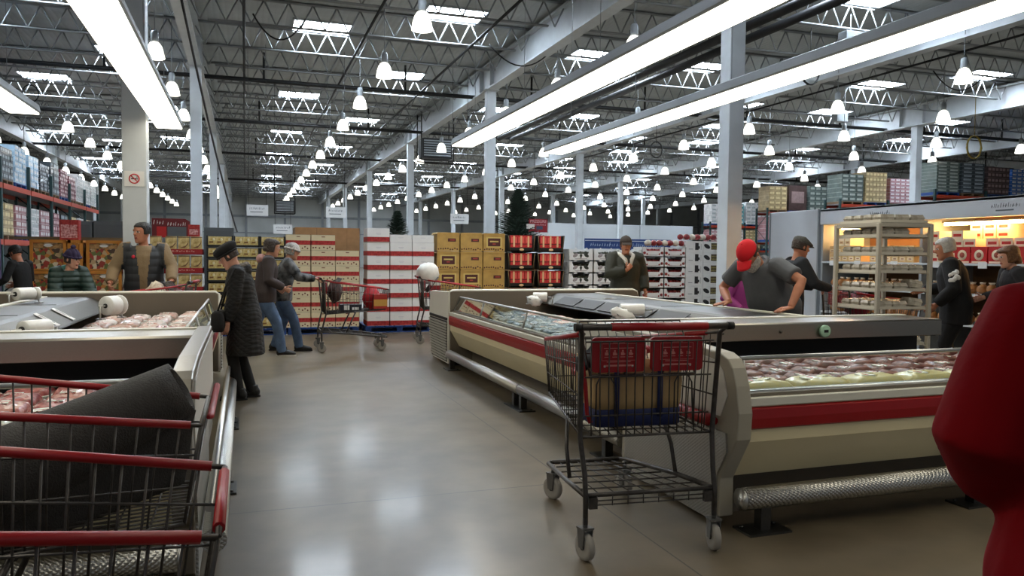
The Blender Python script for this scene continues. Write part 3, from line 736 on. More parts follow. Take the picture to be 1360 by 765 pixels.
    mb = MB(); mb.tube([(-.22, -.02, 1.085), (.26, -.02, 1.085)], .0195, 12); _cart['handle_grip'] = mb.mesh('handle_grip', [CARTRED])
    for s, k in ((-1, 'l'), (1, 'r')):
        mb = MB(); mb.tube([lerp(RT(s), NT(s), .10), lerp(RT(s), NT(s), .97)], .0125, 8); _cart['rim' + k] = mb.mesh('rim_sleeve', [CARTRED])
    mb = MB(); mb.tube([lerp(NT(-1), NT(1), .1), lerp(NT(-1), NT(1), .9)], .0125, 8); _cart['rimn'] = mb.mesh('rim_sleeve', [CARTRED])
    def wheel(r, wd):
        mb = MB(); mb.lathe([(r * .72, -wd / 2), (r * .95, -wd / 2), (r, -wd / 4), (r, wd / 4), (r * .95, wd / 2), (r * .72, wd / 2)], (0, 0, r), 20, axis=(1, 0, 0)); return mb.mesh('tyre', [TYRE])
    _cart['tyre'] = wheel(.066, .032)
    mb = MB(); mb.lathe([(0, -.012), (.05, -.012), (.05, .012), (0, .012)], (0, 0, .066), 16, axis=(1, 0, 0)); mb.lathe([(0, -.02), (.015, -.02), (.015, .02), (0, .02)], (0, 0, .066), 10, axis=(1, 0, 0)); _cart['hub'] = mb.mesh('hub', [RUBBER])
    mb = MB()
    for s in (-1, 1): mb.prism([(-.018, .06), (.018, .06), (.03, .15), (-.03, .15)], 'x', s * .024 - .002, s * .024 + .002)
    mb.box(-.03, .03, -.03, .03, .148, .156); mb.tube([(0, 0, .15), (0, 0, .2)], .012, 8)
    _cart['fork'] = mb.mesh('fork', [WIREL])
    return _cart
def cart(loc, rz, label, sleeves=True, k=1.0):
    M_ = cart_meshes(); t = thing('shopping_cart', label, 'shopping cart', (*loc, 0), math.radians(rz), 'wire shopping carts'); t.scale = (k, k, k)
    def put(n, k, par=t, loc=(0, 0, 0), r=0):
        o = bpy.data.objects.new(n, M_[k]); link(o, par); o.location = loc; o.rotation_euler = (0, 0, r); return o
    for n in ('basket', 'rear_gate', 'frame', 'lower_rack', 'handle'): put(n, n)
    put('handle_grip', 'handle_grip')['label'] = 'red sleeve on the cart handle'
    cs = put('child_seat', 'child_seat')
    for k in 'ab': put('seat_flap', 'flap' + k, cs)['label'] = 'red plastic seat flap with printed warning pictures'
    for k in (('rimn', 'riml', 'rimr') if sleeves else ('riml', 'rimr')): put('rim_sleeve', k)
    for x, y, a in ((-.325, 0, .25), (.325, 0, -.1), (-.22, .9, .5), (.22, .9, .2)):
        wh = put('wheel', 'hub', t, (x, y, 0), a); put('tyre', 'tyre', wh); put('fork', 'fork', wh)
    return t
cart((1.86, 3.28), -6, 'wire cart holding a beige tote, red seat flaps facing us, beside the rib freezer', False, 1.03)
cart((-1.05, 1.77), -90, 'nearest red-railed wire cart, its nose pointing into the aisle')
cart((-1.13, 2.78), -90, 'red-railed wire cart with the dark rolled mat, between the nearest cart and the freezer', False)
cart((1.06, 11.92), -90, 'wire cart pushed along the aisle by the shopper in the white knit hat', False)
cart((2.72, 12.6), -97, 'wire cart with the round white sack, behind the louvred freezer end', False)
cart((-.62, 10.50), 84, 'wire cart held by the man in the dark vest and the beanie shopper')
cart((6.95, 7.80), -105, 'red-railed wire cart in front of the shopper in the flat cap')

# beige tote in the main cart
c8 = math.radians(-6)
def incart(x, y, z): x *= 1.03; y *= 1.03; return (1.86 + x * math.cos(c8) - y * math.sin(c8), 3.28 + x * math.sin(c8) + y * math.cos(c8), z * 1.03)
t = thing('tote_bag', 'beige tote bag with blue straps and base, standing in the cart', 'bag', incart(-.015, .28, .585), c8)
TOTE = mat('tote_beige', (176, 148, 104), .7, noise=(5, .12), bump=(9, .5)); TBL = mat('tote_blue', (20, 34, 84), .6)
mb = MB()
def trr(hw, hd, z, j=0):
    o = []
    for cx, cy, a0 in ((1, 1, 0), (-1, 1, 1), (-1, -1, 2), (1, -1, 3)):
        for i in range(3):
            a = (a0 + i / 2) * PI / 2; o.append((cx * (hw - .03) + .03 * math.cos(a) + rnd.uniform(-j, j), cy * (hd - .03) + .03 * math.sin(a) + rnd.uniform(-j, j), z))
    return o
mb.loft([trr(.225, .15, .07), trr(.235, .16, .14, .004), trr(.24, .16, .22, .006), trr(.235, .155, .29, .006), trr(.24, .15, .335, .006)], 0, True, True); mb.build('bag_body', TOTE, t)
mb = MB(); mb.loft([trr(.222, .148, 0), trr(.23, .156, .01), trr(.232, .157, .085), trr(.228, .152, .09)], 0, True, True); mb.build('bag_base', TBL, t)
for x in (-.125, .105):
    mb = MB(); mb.tube([(x, -.168, .05), (x, -.17, .2), (x, -.166, .33), (x, -.1, .36)], .019, 4, ry=.003, ref=(1, 0, 0)); mb.build('strap', TBL, t)
mb = MB(); mb.box(-.105, .085, -.166, -.164, .255, .262); mb.build('seam', BLACK, t)
# sleeve of red mesh and dark scarf on top of the tote
t = thing('net_bag', 'red net bag lying on top of the beige tote', 'bag', incart(.0, .22, .925), c8)
mb = MB(); mb.ell((0, 0, .025), (.09, .06, .03), n=14, k=8); mb.build('net', mat('net_red', (150, 22, 40), .6, bump=(60, .8)), t)
mb = MB(); mb.box(-.02, .03, -.07, -.05, .0, .03); mb.build('net_tag', WHITE, t)
mb = MB(); mb.tube([(-.30, .20, 1.05), (-.31, .12, .9), (-.3, .1, .8), (-.29, .1, .66), (-.275, .09, .62)], [.012, .011, .011, .01, .012], 6)
o = mb.build('seat_belt', CARTRED, None, (1.86, 3.28, 0), rz=c8); o.scale = (1.03,) * 3; tag(o, 'red seat belt dangling inside the cart with the tote', 'strap')
mb = MB(); mb.loft([[V(p) + V((0, dy, dz)) for dy, dz in ((0, 0), (.05, .02), (.1, .05), (.1, .0), (.04, -.03))] for p in ((-.30, .16, .86), (-.24, .15, .9), (-.2, .15, .95), (-.18, .17, .97))], 0, True, True)
o = mb.build('scarf', mat('dark_cloth', (26, 28, 32), .8), None, (1.86, 3.28, 0), rz=c8); o.scale = (1.03,) * 3; tag(o, 'dark scarf tucked beside the red seat flaps of the cart with the tote', 'scarf')

# rolled rubber mat in the second cart: a spiral sheet, wider at the buried end
MATM = mat('mat_rubber', (46, 44, 43), .75, noise=(40, .12), bump=(160, .35))
mb = MB(); P0 = V((-.215, 2.95, .975)); P1 = V((-.76, 2.60, .752)); n = 64
ax = (P1 - P0).normalized(); s1 = ax.cross(V((0, 0, 1))).normalized(); s2 = s1.cross(ax)
rings = []
for i in range(13):
    u = i / 12; c = P0 + (P1 - P0) * u; R_ = .092 + .05 * u; ring = []
    for j in range(n + 1):
        v = j / n; a = v * 2 * PI * 2.6 + .6; r_ = R_ * (1 - .24 * (1 - v)) * (1 + .015 * math.sin(3 * a + 4 * u))
        ring.append(c + (s1 * math.cos(a) + s2 * math.sin(a)) * r_ + ax * ((.02 * math.sin(a) - .045 * math.cos(a)) * (1 - u)))
    e = ring[-1]
    for q in range(1, 7): ring.append(e + V((.0, -.012 * q, 0)) + s1 * .012 * q + V((0, 0, -(.27 - .17 * u) * q / 6 + .012 * math.sin(q * 1.3))))
    rings.append(ring)
mb.loft(rings, 0, True, False, False)
o = mb.build('rolled_mat', MATM); sd = o.modifiers.new('thick', 'SOLIDIFY'); sd.thickness = .007
tag(o, 'dark grey rolled rubber mat lying across the second red-railed cart', 'mat')

# loads of the distant carts
def crumple(name, lab, cat, c, r, m, amp=.12, rz=0, n=14, k=9):
    mb = MB(); mb.ell((0, 0, r[2]), r, n=n, k=k); r2 = random.Random(len(lab))
    mb.v = [tuple(V(p) * 1.0 + V((r2.uniform(-1, 1) * r[0], r2.uniform(-1, 1) * r[1], r2.uniform(-1, 1) * r[2])) * amp) for p in mb.v]
    o = mb.build(name, m, None, c, rz=rz); return tag(o, lab, cat)
crumple('sack', 'round white sack sitting high in the cart behind the louvred freezer end', 'sack', (2.86, 12.55, .98), (.2, .15, .17), PLASTIC, .07)
mb = MB(); mb.box(-.08, .08, -.05, .05, 0, .2); mb.box(-.081, .081, -.051, .051, .06, .15, 1)
tag(mb.build('carton', [WHITE, CARTRED], None, (2.95, 12.4, .8)), 'red and white carton below the round white sack', 'carton')
crumple('carry_bag', 'red bag near the front of the cart pushed by the white-hatted shopper', 'bag', (1.82, 11.86, .62), (.13, .12, .17), mat('bag_red', (170, 16, 32), .6, noise=(9, .2)), .1)
mb = MB(); mb.box(-.1, .1, -.08, .08, 0, .22); mb.box(-.101, .101, -.081, -.08, .04, .14, 1)
tag(mb.build('snack_carton', [mat('snack_red', (160, 40, 30), .5), mat('snack_gold', (196, 150, 70), .5)], None, (1.93, 11.72, .63)), 'red and gold snack carton in front of the red bag', 'carton')
mb = MB(); mb.box(-.16, .16, -.1, .1, 0, .09); mb.box(-.1, -.02, -.101, -.1, .01, .08, 1); mb.box(.02, .12, -.101, -.1, .01, .05, 1)
tag(mb.build('drinks_tray', [mat('dark_plastic', (36, 40, 52), .4), WHITE], None, (1.5, 11.85, .6)), 'dark tray with white labels low in the cart of the white-hatted shopper', 'tray')
crumple('coat', 'dark coat heaped on the child seat of the cart with the red bag', 'coat', (1.28, 11.88, .72), (.1, .15, .16), mat('coat_heap', (70, 52, 48), .9, noise=(8, .3)), .15)
crumple('sack', 'pale rumpled sack in the cart of the man in the dark vest', 'sack', (-1.05, 10.52, .68), (.13, .17, .2), mat('sack_tan', (176, 140, 110), .6, noise=(12, .35), c2=(220, 210, 190)), .12)
crumple('carry_bag', 'dark red bag in the cart of the man in the dark vest', 'bag', (-.80, 10.50, .68), (.1, .14, .16), mat('bag_plum', (96, 16, 26), .6, noise=(9, .3)), .1)
crumple('carry_bag', 'plum red bag in the cart of the flat-capped shopper', 'bag', (7.25, 7.72, .72), (.16, .15, .16), mat('bag_plum2', (120, 18, 44), .6, noise=(9, .3)), .12)
# ------------------------------------------------------------------ people
def remesh(mb, vox, mats, name, smooth=3, mat_fn=None):
    me = mb.mesh(name + '_raw', [])
    o = bpy.data.objects.new('tmp', me); COL.objects.link(o)
    r = o.modifiers.new('r', 'REMESH'); r.mode = 'VOXEL'; r.voxel_size = vox; r.use_smooth_shade = True
    if smooth:
        s = o.modifiers.new('s', 'SMOOTH'); s.iterations = smooth; s.factor = .5
    bpy.context.view_layer.update()
    out = bpy.data.meshes.new_from_object(o.evaluated_get(bpy.context.evaluated_depsgraph_get()))
    bpy.data.objects.remove(o); bpy.data.meshes.remove(me)
    out.name = name; out.materials.clear()
    for m in mats: out.materials.append(m)
    for p in out.polygons:
        p.use_smooth = True; p.material_index = mat_fn(p.center) if mat_fn else 0
    return out
def ik(S, T, l1, l2, pole):
    S = V(S); T = V(T); d = T - S; D = min(d.length, (l1 + l2) * .995); d.normalize(); T = S + d * D
    a = (l1 * l1 - l2 * l2 + D * D) / (2 * D); h = math.sqrt(max(l1 * l1 - a * a, 0))
    p = V(pole); p = p - d * p.dot(d); p.normalize()
    return S + d * a + p * h, T
SKIN = {}
def skin_mats(k, c):
    if k not in SKIN:
        SKIN[k] = [mat('skin_' + k, c, .5, noise=(12, .08)), mat('lips_' + k, (int(c[0] * .78), int(c[1] * .55), int(c[2] * .55)), .5), mat('eye_white', (210, 205, 198), .3), mat('eye_dark', (36, 26, 22), .3)]
    return SKIN[k]
def hand(mb, W, d, nrm, curl, side, m=0, spread=.02, k=1.0):
    """palm, five fingers and a thumb; W wrist, d direction of the fingers, nrm palm normal, side: which way the thumb lies"""
    d = V(d).normalized(); nrm = V(nrm); nrm = (nrm - d * nrm.dot(d)).normalized(); x = d.cross(nrm) * side
    mb.tube([W - d * .02, W + d * .03 * k, W + d * .07 * k, W + d * .095 * k], [.026 * k, .036 * k, .042 * k, .036 * k], 8, m, ref=x, ry=[.019 * k, .017 * k, .015 * k, .011 * k])
    for i, (off, L) in enumerate(((.030, .072), (.010, .08), (-.010, .075), (-.029, .058))):
        b = W + d * .088 * k + x * off * k; a = curl * .6; pts = [b]; p = b
        for sg, f in enumerate((.45, .32, .25)):
            dirn = d * math.cos(a) + nrm * math.sin(a) + x * off * spread * 10
            p = p + dirn * L * f * k; pts.append(p); a += curl * .55
        mb.tube(pts, [.0095 * k, .009 * k, .0082 * k, .0065 * k], 6, m)
    b = W + d * .03 * k + x * .032 * k; a = V(x) * .75 + d * .65
    p1 = b + a.normalized() * .035 * k; p2 = p1 + (d * .85 + x * .25 + nrm * (.2 + curl * .3)).normalized() * .032 * k; p3 = p2 + (d * .9 + nrm * (.2 + curl * .4)).normalized() * .024 * k
    mb.tube([b - a * .015, p1, p2, p3], [.014 * k, .0115 * k, .0105 * k, .008 * k], 6, m)

def person(label, loc, rz, H=1.7, lean=0, twist=0, head=(0, 0, 0), hands=None, feet=None, hcurl=(.5, .5), hdir=(None, None), build=1.0, belly=0, elbow=None, hk=1.07, skin=('a', (196, 148, 122)), top=None, trousers=None, shoes=None,
           hair=None, hat=None, extra=None, vox=.0105, sleeve=1.0, female=False, jv=.014, hnorm=(None, None)):
    S = H / 1.75
    t = thing('person', label, 'person', (*loc, 0) if len(loc) == 2 else loc, math.radians(rz))
    W2L = Matrix.Scale(1 / S, 4) @ (Matrix.Translation((loc[0], loc[1], 0)) @ Matrix.Rotation(math.radians(rz), 4, 'Z')).inverted()
    Rl = Matrix.Rotation(math.radians(-lean), 3, 'X'); Rtw = Matrix.Rotation(math.radians(twist), 3, 'Z')
    PV = V((0, 0, .93))
    def up(p):   # upper body: twist about the spine and lean about the hips, growing with height
        p = V(p); u = max(0, min(1, (p.z - .93) / .35))
        q = Matrix.Rotation(math.radians(-lean) * (.35 + .65 * u) if p.z > .93 else 0, 3, 'X') @ (Matrix.Rotation(math.radians(twist) * u, 3, 'Z') @ (p - PV))
        return PV + q
    wd = build; aw = build ** .45; sw = .178 * (wd ** .6) * (.92 if female else 1)
    sh = {s: up((s * sw, -.005, 1.425)) for s in (-1, 1)}
    neck0 = up((0, -.012, 1.44)); hc = up((0, .025, 1.625))
    Hr = (Matrix.Rotation(math.radians(twist), 3, 'Z') @ Matrix.Rotation(math.radians(-lean) * .75, 3, 'X')) @ Euler((math.radians(-head[1]), math.radians(head[2]), math.radians(head[0])), 'XYZ').to_matrix()
    Hr0 = Hr; Hr = Hr * hk if False else Matrix([[Hr[i][j] * hk for j in range(3)] for i in range(3)])
    hc = neck0 + Rtw @ Rl @ V((0, .01, .06)) + Hr @ V((0, .028, .115))
    hands = hands or {}
    feet = feet or {}
    el = {}; wr = {}
    for s in (-1, 1):
        tg = hands.get(s, None)
        if tg is not None and len(tg) == 4: tg = tuple(W2L @ V(tg[1:]))
        if tg is None: tg = tuple(sh[s] + Rtw @ V((s * .07, .04, -.55)))
        pole = hands.get(('p', s), (s * .5, -.8, -.3))
        el[s], wr[s] = ik(sh[s], tg, .30, .265, pole)
        if elbow and s in elbow: el[s] = W2L @ V(elbow[s]); wr[s] = V(tg)
    kn = {}; an = {}
    for s in (-1, 1):
        f = feet.get(s, (s * .10, 0, 0)); an[s] = V((f[0], f[1], .09 + f[2])); hp = V((s * .09, 0, .90)); kn[s], _ = ik(hp, an[s], .42, .415, (s * .05, 1, 0))
    # ---- the body: one surface
    mb = MB()
    wx = (lambda a: a * wd)
    tor = [(.86, .155, .115, 0), (.95, .165, .12, 0), (1.07, .145, .108, .0 + belly * .3), (1.2, .152, .112, .005 + belly * .2), (1.32, .16, .11, .0), (1.40, .145, .085, -.005), (1.45, .08, .06, -.01)]
    mb.tube([up((0, yo, z)) for z, _, _, yo in tor], [wx(a) for _, a, _, _ in tor], 16, ref=(1, 0, 0), ry=[b * wd for _, _, b, _ in tor])
    mb.tube([neck0 + V((0, 0, -.04)), neck0 + (hc - neck0) * .35, hc + Hr @ V((0, -.015, -.03))], [.064, .056, .055], 12)
    for s in (-1, 1):
        mb.tube([sh[s] + V((-s * .03, 0, .0)), sh[s], sh[s].lerp(el[s], .4), el[s], el[s].lerp(wr[s], .3), wr[s]], [.05 * aw, .054 * aw, .047 * aw, .04 * aw, .041 * aw, .027 * aw], 10)
        mb.tube([V((s * .085, 0, .92)), V((s * .09, 0, .84)), kn[s], kn[s].lerp(an[s], .3), an[s] + V((0, 0, .0))], [.09 * wd, .085 * wd, .058, .056, .038], 10)
        mb.tube([an[s] + V((0, -.05, -.05)), an[s] + V((0, .0, -.045)), an[s] + V((0, .09, -.06)), an[s] + V((0, .17, -.07))], [.032, .04, .042, .025], 8, ry=[.03, .04, .025, .018], ref=(1, 0, 0))
    hp = [(-.118, .030, .034, .045), (-.105, .045, .055, .032), (-.08, .058, .074, .014), (-.04, .068, .086, .003), (0, .073, .094, -.003), (.04, .074, .096, -.008), (.08, .066, .085, -.013), (.108, .042, .055, -.018), (.12, .012, .018, -.02)]
    mb.loft([[hc + Hr @ V((a * math.cos(q * PI / 8), o_ + b * math.sin(q * PI / 8), z)) for q in range(16)] for z, a, b, o_ in hp], 0, True, True)
    mb.loft([[hc + Hr @ V(p) for p in r_] for r_ in ([(-.011, .08, .022), (.011, .08, .022), (.008, .094, .02), (-.008, .094, .02)], [(-.014, .08, -.012), (.014, .08, -.012), (.009, .118, -.014), (-.009, .118, -.014)], [(-.013, .08, -.028), (.013, .08, -.028), (.006, .1, -.026), (-.006, .1, -.026)])], 0, True, True)
    for s in (-1, 1):
        mb.ell(hc + Hr @ V((s * .076, -.012, .0)), (.012, .02, .033), Hr @ Matrix.Rotation(s * -.35, 3, 'Z'), 8, 6)
        mb.ell(hc + Hr @ V((s * .03, .078, .034)), (.02, .012, .008), Hr, 8, 5)
    mb.ell(hc + Hr @ V((0, .088, -.055)), (.024, .012, .008), Hr, 8, 5); mb.ell(hc + Hr @ V((0, .078, -.098)), (.022, .018, .015), Hr, 8, 5)
    HrT = Hr.inverted()
    def face(c):
        q = HrT @ (V(c) - hc)
        if q.y > .06:
            if abs(q.x) < .024 and -.066 < q.z < -.045: return 1
            e = abs(abs(q.x) - .03)
            if e < .016 and abs(q.z - .016) < .008: return 3 if e < .0065 else 2
        return 0
    sm = skin_mats(*skin)
    body = remesh(mb, vox * .8, sm, 'body', 2, face)
    hb = MB()
    for i, s in enumerate((-1, 1)):
        d = V(hdir[i]) if hdir[i] is not None else (wr[s] - el[s]).normalized()
        nn = V(hnorm[i]) if hnorm[i] is not None else V((-s, .15, -.0))
        hand(hb, wr[s], d, nn, hcurl[i], s)
    bm = bmesh.new(); bm.from_mesh(body); hm = hb.mesh('h', []); bm.from_mesh(hm); bm.to_mesh(body); bm.free(); bpy.data.meshes.remove(hm)
    bo = bpy.data.objects.new('body', body); link(bo, t); bo.scale = (S, S, S)
    def child(name, mesh, lab=None):
        o = bpy.data.objects.new(name, mesh); link(o, t); o.scale = (S, S, S)
        if lab: o['label'] = lab
        return o
    # ---- clothes
    if top:
        mb = MB(); p = top.get('puff', .02); hem = top.get('hem', .84); fl = top.get('flare', 1.0); arm = top.get('arm', 1.0)
        zs = [hem] + [z for z in (.95, 1.07, 1.2, 1.32, 1.40, 1.455) if z > hem + .04]
        def prof(z):
            for (z0, a0, b0, o0), (z1, a1, b1, o1) in zip(tor[:-1], tor[1:]):
                if z <= z1: break
            u = max(-3, min(1, (z - z0) / (z1 - z0))); u = max(u, 0) if z >= .86 else 0
            return a0 + (a1 - a0) * u, b0 + (b1 - b0) * u, o0 + (o1 - o0) * u
        pts = []; ra = []; rb = []
        for z in zs:
            a, b, o_ = prof(z); g = 1 + (fl - 1) * max(0, (1.1 - z) / .5)
            bl = belly * max(0, 1 - abs(z - 1.08) / .2)
            pts.append(up((0, o_ + bl * .5, z)) if z >= .93 else V((0, o_ + bl * .4, z))); ra.append((a * wd + p) * g + bl * .35); rb.append((b * wd + p) * g + bl * .5)
        mb.tube(pts, ra, 20, ref=(1, 0, 0), ry=rb)
        cu = top.get('cuff', 1.0)
        for s in (-1, 1):
            if cu >= .9:
                pp = [sh[s] + Rtw @ V((-s * .06, 0, .0)), sh[s] + V((0, 0, .0)), sh[s].lerp(el[s], .45), el[s], el[s].lerp(wr[s], .45), el[s].lerp(wr[s], .93)]
                rr_ = [.058 * aw + p, .058 * aw + p, .052 * aw + p * arm, .046 * aw + p * arm, .043 * aw + p * arm * .9, .034 * aw + p * arm * .7]
            else:
                pp = [sh[s] + Rtw @ V((-s * .06, 0, .0)), sh[s], sh[s].lerp(el[s], cu * .6), sh[s].lerp(el[s], cu)]
                rr_ = [.058 * aw + p, .06 * aw + p, .056 * aw + p, .058 * aw + p]
            mb.tube(pp, rr_, 12)
        if top.get('hood'):
            mb.ell(neck0 + Rtw @ Rl @ V((0, -.085, .0)), (.12, .06, .075), Rtw @ Rl)
        if top.get('collar'):
            cr = []
            for q in range(17):
                a = q / 16 * 2 * PI; cr.append(neck0 + Rtw @ Rl @ V((.075 * math.sin(a), -.0 + .075 * math.cos(a), .012 + .012 * math.cos(a + PI))))
            mb.tube(cr, .02, 6)
        mats_ = [top['m'], top.get('m2', top['m'])]
        Ru = (Rtw @ Rl).transposed()
        def tf(c):
            if 'm2' in top:
                q = Ru @ (V(c) - PV); return 1 if top['split'](q, c) else 0
            return 0
        child(top.get('name', 'jacket'), remesh(mb, jv, mats_, 'jacket', 3, tf), top.get('label'))
    if trousers:
        mb = MB(); q = trousers.get('q', .014)
        mb.tube([V((0, 0, 1.0)), V((0, 0, .93)), V((0, 0, .84))], [.16 * wd + q, .168 * wd + q, .15 * wd + q], 16, ref=(1, 0, 0), ry=[.115 * wd + q, .122 * wd + q, .105 * wd + q])
        for s in (-1, 1):
            mb.tube([V((s * .085, 0, .93)), V((s * .09, 0, .82)), kn[s], kn[s].lerp(an[s], .5), an[s] + V((0, -.005, trousers.get('end', -.03)))], [.09 * wd + q, .09 * wd + q, .068 + q, .062 + q, .056 + q], 12)
        child('trousers', remesh(mb, .014, [trousers['m']], 'trousers', 3))
    if shoes:
        for s in (-1, 1):
            a = an[s]; mb = MB(); fwd = V((.0 + s * .06, 1, 0)).normalized(); dn = -.09
            mb.tube([a + fwd * -.085 + V((0, 0, dn + .05)), a + fwd * -.07 + V((0, 0, dn + .052)), a + fwd * 0 + V((0, 0, dn + .06)), a + fwd * .09 + V((0, 0, dn + .048)), a + fwd * .16 + V((0, 0, dn + .036)), a + fwd * .195 + V((0, 0, dn + .028))],
                    [.02, .042, .05, .052, .047, .02], 12, ref=(1, 0, 0), ry=[.02, .05, .058, .044, .034, .018])
            mb.tube([a + V((0, -.012, -.03)), a + V((0, -.012, shoes.get('h', .03)))], [.055, .05 + shoes.get('h', .03) * .1], 12)
            me = remesh(mb, .012, [shoes['m']], 'shoe', 2)
            for v in me.vertices: v.co.z = max(v.co.z, a.z - .09)
            o = child('shoe', me)
            sb = MB(); so = [(.05 * math.cos(q * PI / 8) * (1 if math.sin(q * PI / 8) > -.2 else .82), .06 + .145 * math.sin(q * PI / 8)) for q in range(16)]
            sb.loft([[V((a.x + x + s * .06 * (y), a.y - .005 + y, a.z - .09 + z)) for x, y in so] for z in (0, .022)], 0, False, True)
            o2 = bpy.data.objects.new('sole', sb.mesh('sole', [shoes.get('sole', RUBBER)])); link(o2, o)
    # ---- hair and hats, in head space
    def hs(p): return hc + Hr @ V(p)
    if hair:
        L = hair.get('len', 0); mb = MB(); g = hair.get('vol', .010); cutz = hair.get('cut', -.03)
        for z, a, b, o_ in []: pass
        rings = []
        for z, a, b, o_ in [(cutz, .074, .092, -.004), (0, .0745, .0955, -.006), (.04, .0755, .097, -.011), (.08, .068, .087, -.015), (.108, .045, .06, -.02), (.122, .015, .022, -.022)]:
            ring = []
            for q in range(20):
                an_ = q * PI / 10; x = (a + g) * math.cos(an_); y = o_ + (b + g) * math.sin(an_)
                lim = hair.get('front', .055) if z < hair.get('line', .06) else .2
                if y > lim - abs(x) * .35: y = lim - abs(x) * .35
                ring.append(hs((x + rnd.uniform(-.003, .003), y - (.0 if y > 0 else .006), z + rnd.uniform(-.004, .004))))
            rings.append(ring)
        mb.loft(rings, 0, True, True)
        if L:
            mb.tube([hs((0, -.05, .05)), hs((0, -.075, -.04)), hs((0, -.075, -.04 - L))], [.07, .085 + g, .075 + g], 14, ref=Hr @ V((1, 0, 0)), ry=[.05, .055, .045])
            for s in (-1, 1): mb.tube([hs((s * .06, -.0, .06)), hs((s * .08, .005, .0)), hs((s * .078, .0, -.02 - L * .8))], [.03, .028, .022], 8)
        child('hair', remesh(mb, .010, [hair['m']], 'hair', 2))
    if hat:
        k = hat['k']; mb = MB()
        def dome(z0, g, h, sx=1.0, back=0, n=20):
            rg = []
            for i in range(9):
                u = i / 8 * PI / 2; rg.append([hs(((.079 + g) * sx * math.cos(u) * math.cos(q * 2 * PI / n), -.008 - back * math.sin(u) + (.1 + g) * math.cos(u) * math.sin(q * 2 * PI / n), z0 + (h) * math.sin(u))) for q in range(n)])
            mb.loft(rg, 0, True, True)
        mats_ = [hat['m'], hat.get('m2', hat['m'])]
        if k == 'beanie':
            dome(.03, .014, .13); mb.tube([hs(((.094) * math.cos(q * PI / 10), -.008 + .116 * math.sin(q * PI / 10), .045)) for q in range(21)], .018, 6, 0); mb.ell(hs((0, -.01, .175)), (.034, .034, .03), Hr, 10, 8)
        elif k == 'cap':
            dome(.045, .010, .095, 1.0, .01)
            rg = []
            for i in range(5):
                v = i / 4; rg.append([hs((.078 * math.sin(w_) * (1 - .12 * v), .068 + .028 * math.cos(w_) + (.085 * v) * math.cos(w_ * .55), .052 - .03 * v - .018 * (1 - math.cos(w_)))) for w_ in [(-1 + 2 * j / 10) * 1.35 for j in range(11)]])
            mb.loft(rg, 0, True, False, False); mb.ell(hs((0, -.018, .142)), (.008, .008, .005), Hr, 8, 4)
        elif k == 'flat':
            rg = []
            for z, a, b, o_ in ((.045, .084, .1, -.005), (.06, .092, .118, .006), (.085, .095, .125, .008), (.11, .085, .108, .0), (.128, .06, .075, -.008), (.134, .02, .03, -.01)):
                rg.append([hs((a * math.cos(q * PI / 10), o_ + b * math.sin(q * PI / 10), z - .06 * max(0, math.sin(q * PI / 10)) * (z - .04) / .09)) for q in range(20)])
            mb.loft(rg, 0, True, True)
            rg = []
            for i in range(3):
                v = i / 2; rg.append([hs((.07 * math.sin(w_), .085 + .02 * math.cos(w_) + .045 * v * math.cos(w_ * .6), .05 - .014 * v)) for w_ in [(-1 + j / 4) * 1.2 for j in range(9)]])
            mb.loft(rg, 0, True, False, False)
        elif k == 'beret':
            rg = []
            for z, a, b, o_ in ((.035, .083, .104, -.008), (.055, .1, .122, -.012), (.085, .112, .132, -.018), (.115, .1, .12, -.022), (.135, .06, .07, -.024), (.14, .02, .02, -.024)):
                rg.append([hs((a * math.cos(q * PI / 10), o_ + b * math.sin(q * PI / 10), z)) for q in range(20)])
            mb.loft(rg, 0, True, True); mb.tube([hs(((.088) * math.cos(q * PI / 10), -.008 + .108 * math.sin(q * PI / 10), .035)) for q in range(21)], .014, 6)
        elif k == 'knit':
            dome(.02, .012, .115); mb.tube([hs(((.092) * math.cos(q * PI / 10), -.01 + .113 * math.sin(q * PI / 10), .03)) for q in range(21)], .017, 6)
        o = child(hat.get('name', 'cap'), mb.mesh('hat', mats_), hat.get('label'))
        if k == 'cap':
            o.data.polygons.foreach_set('use_smooth', [True] * len(o.data.polygons)); sd = o.modifiers.new('t', 'SOLIDIFY'); sd.thickness = .004
    info = dict(t=t, hs=hs, hc=hc, Hr=Hr, sh=sh, el=el, wr=wr, neck=neck0, up=up, child=child, S=S, Rl=Rl, Rtw=Rtw, an=an)
    if extra: extra(info)
    return info
CL = lambda n, c, **k: mat(n, c, k.pop('r', .85), **k)
QUILT = bump_waves(CL('quilted_black', (13, 13, 14), r=.75), 55, .35, [(.7, .7, 1), (-.7, -.7, 1)], .012)
BLACKC = CL('black_cloth', (15, 15, 17), bump=(10, .4))
OLIVE = CL('olive_parka', (34, 36, 25), r=.7, bump=(14, .5)); DENIM = CL('denim', (72, 92, 120), noise=(7, .25), bump=(14, .4))
GREYP = CL('grey_polo', (84, 86, 90), noise=(8, .05), bump=(7, .45)); REDJ = CL('red_fleece', (112, 0, 8), r=.95, spec=.15, noise=(5, .06), bump=(4, .6))
TAN = CL('tan_sweater', (126, 106, 78), noise=(6, .08), bump=(12, .5)); VESTM = bump_waves(CL('vest_black', (40, 43, 48), r=.6), 34, .4, [(0, 0, 1)], .015)
PUFFG = bump_waves(CL('puffer_green', (14, 42, 36), r=.6), 40, .6, [(0, 0, 1)], .025); PUFFT = CL('puffer_teal', (22, 92, 84), r=.55)
BROWNJ = CL('brown_jacket', (52, 42, 42), r=.7, noise=(5, .1), bump=(9, .5)); PLAID = CL('plaid_coat', (28, 30, 34), noise=(9, .2), c2=(120, 122, 124), bump=(12, .3)); PURPLE = CL('purple_jacket', (150, 52, 130), r=.6, bump=(9, .6))
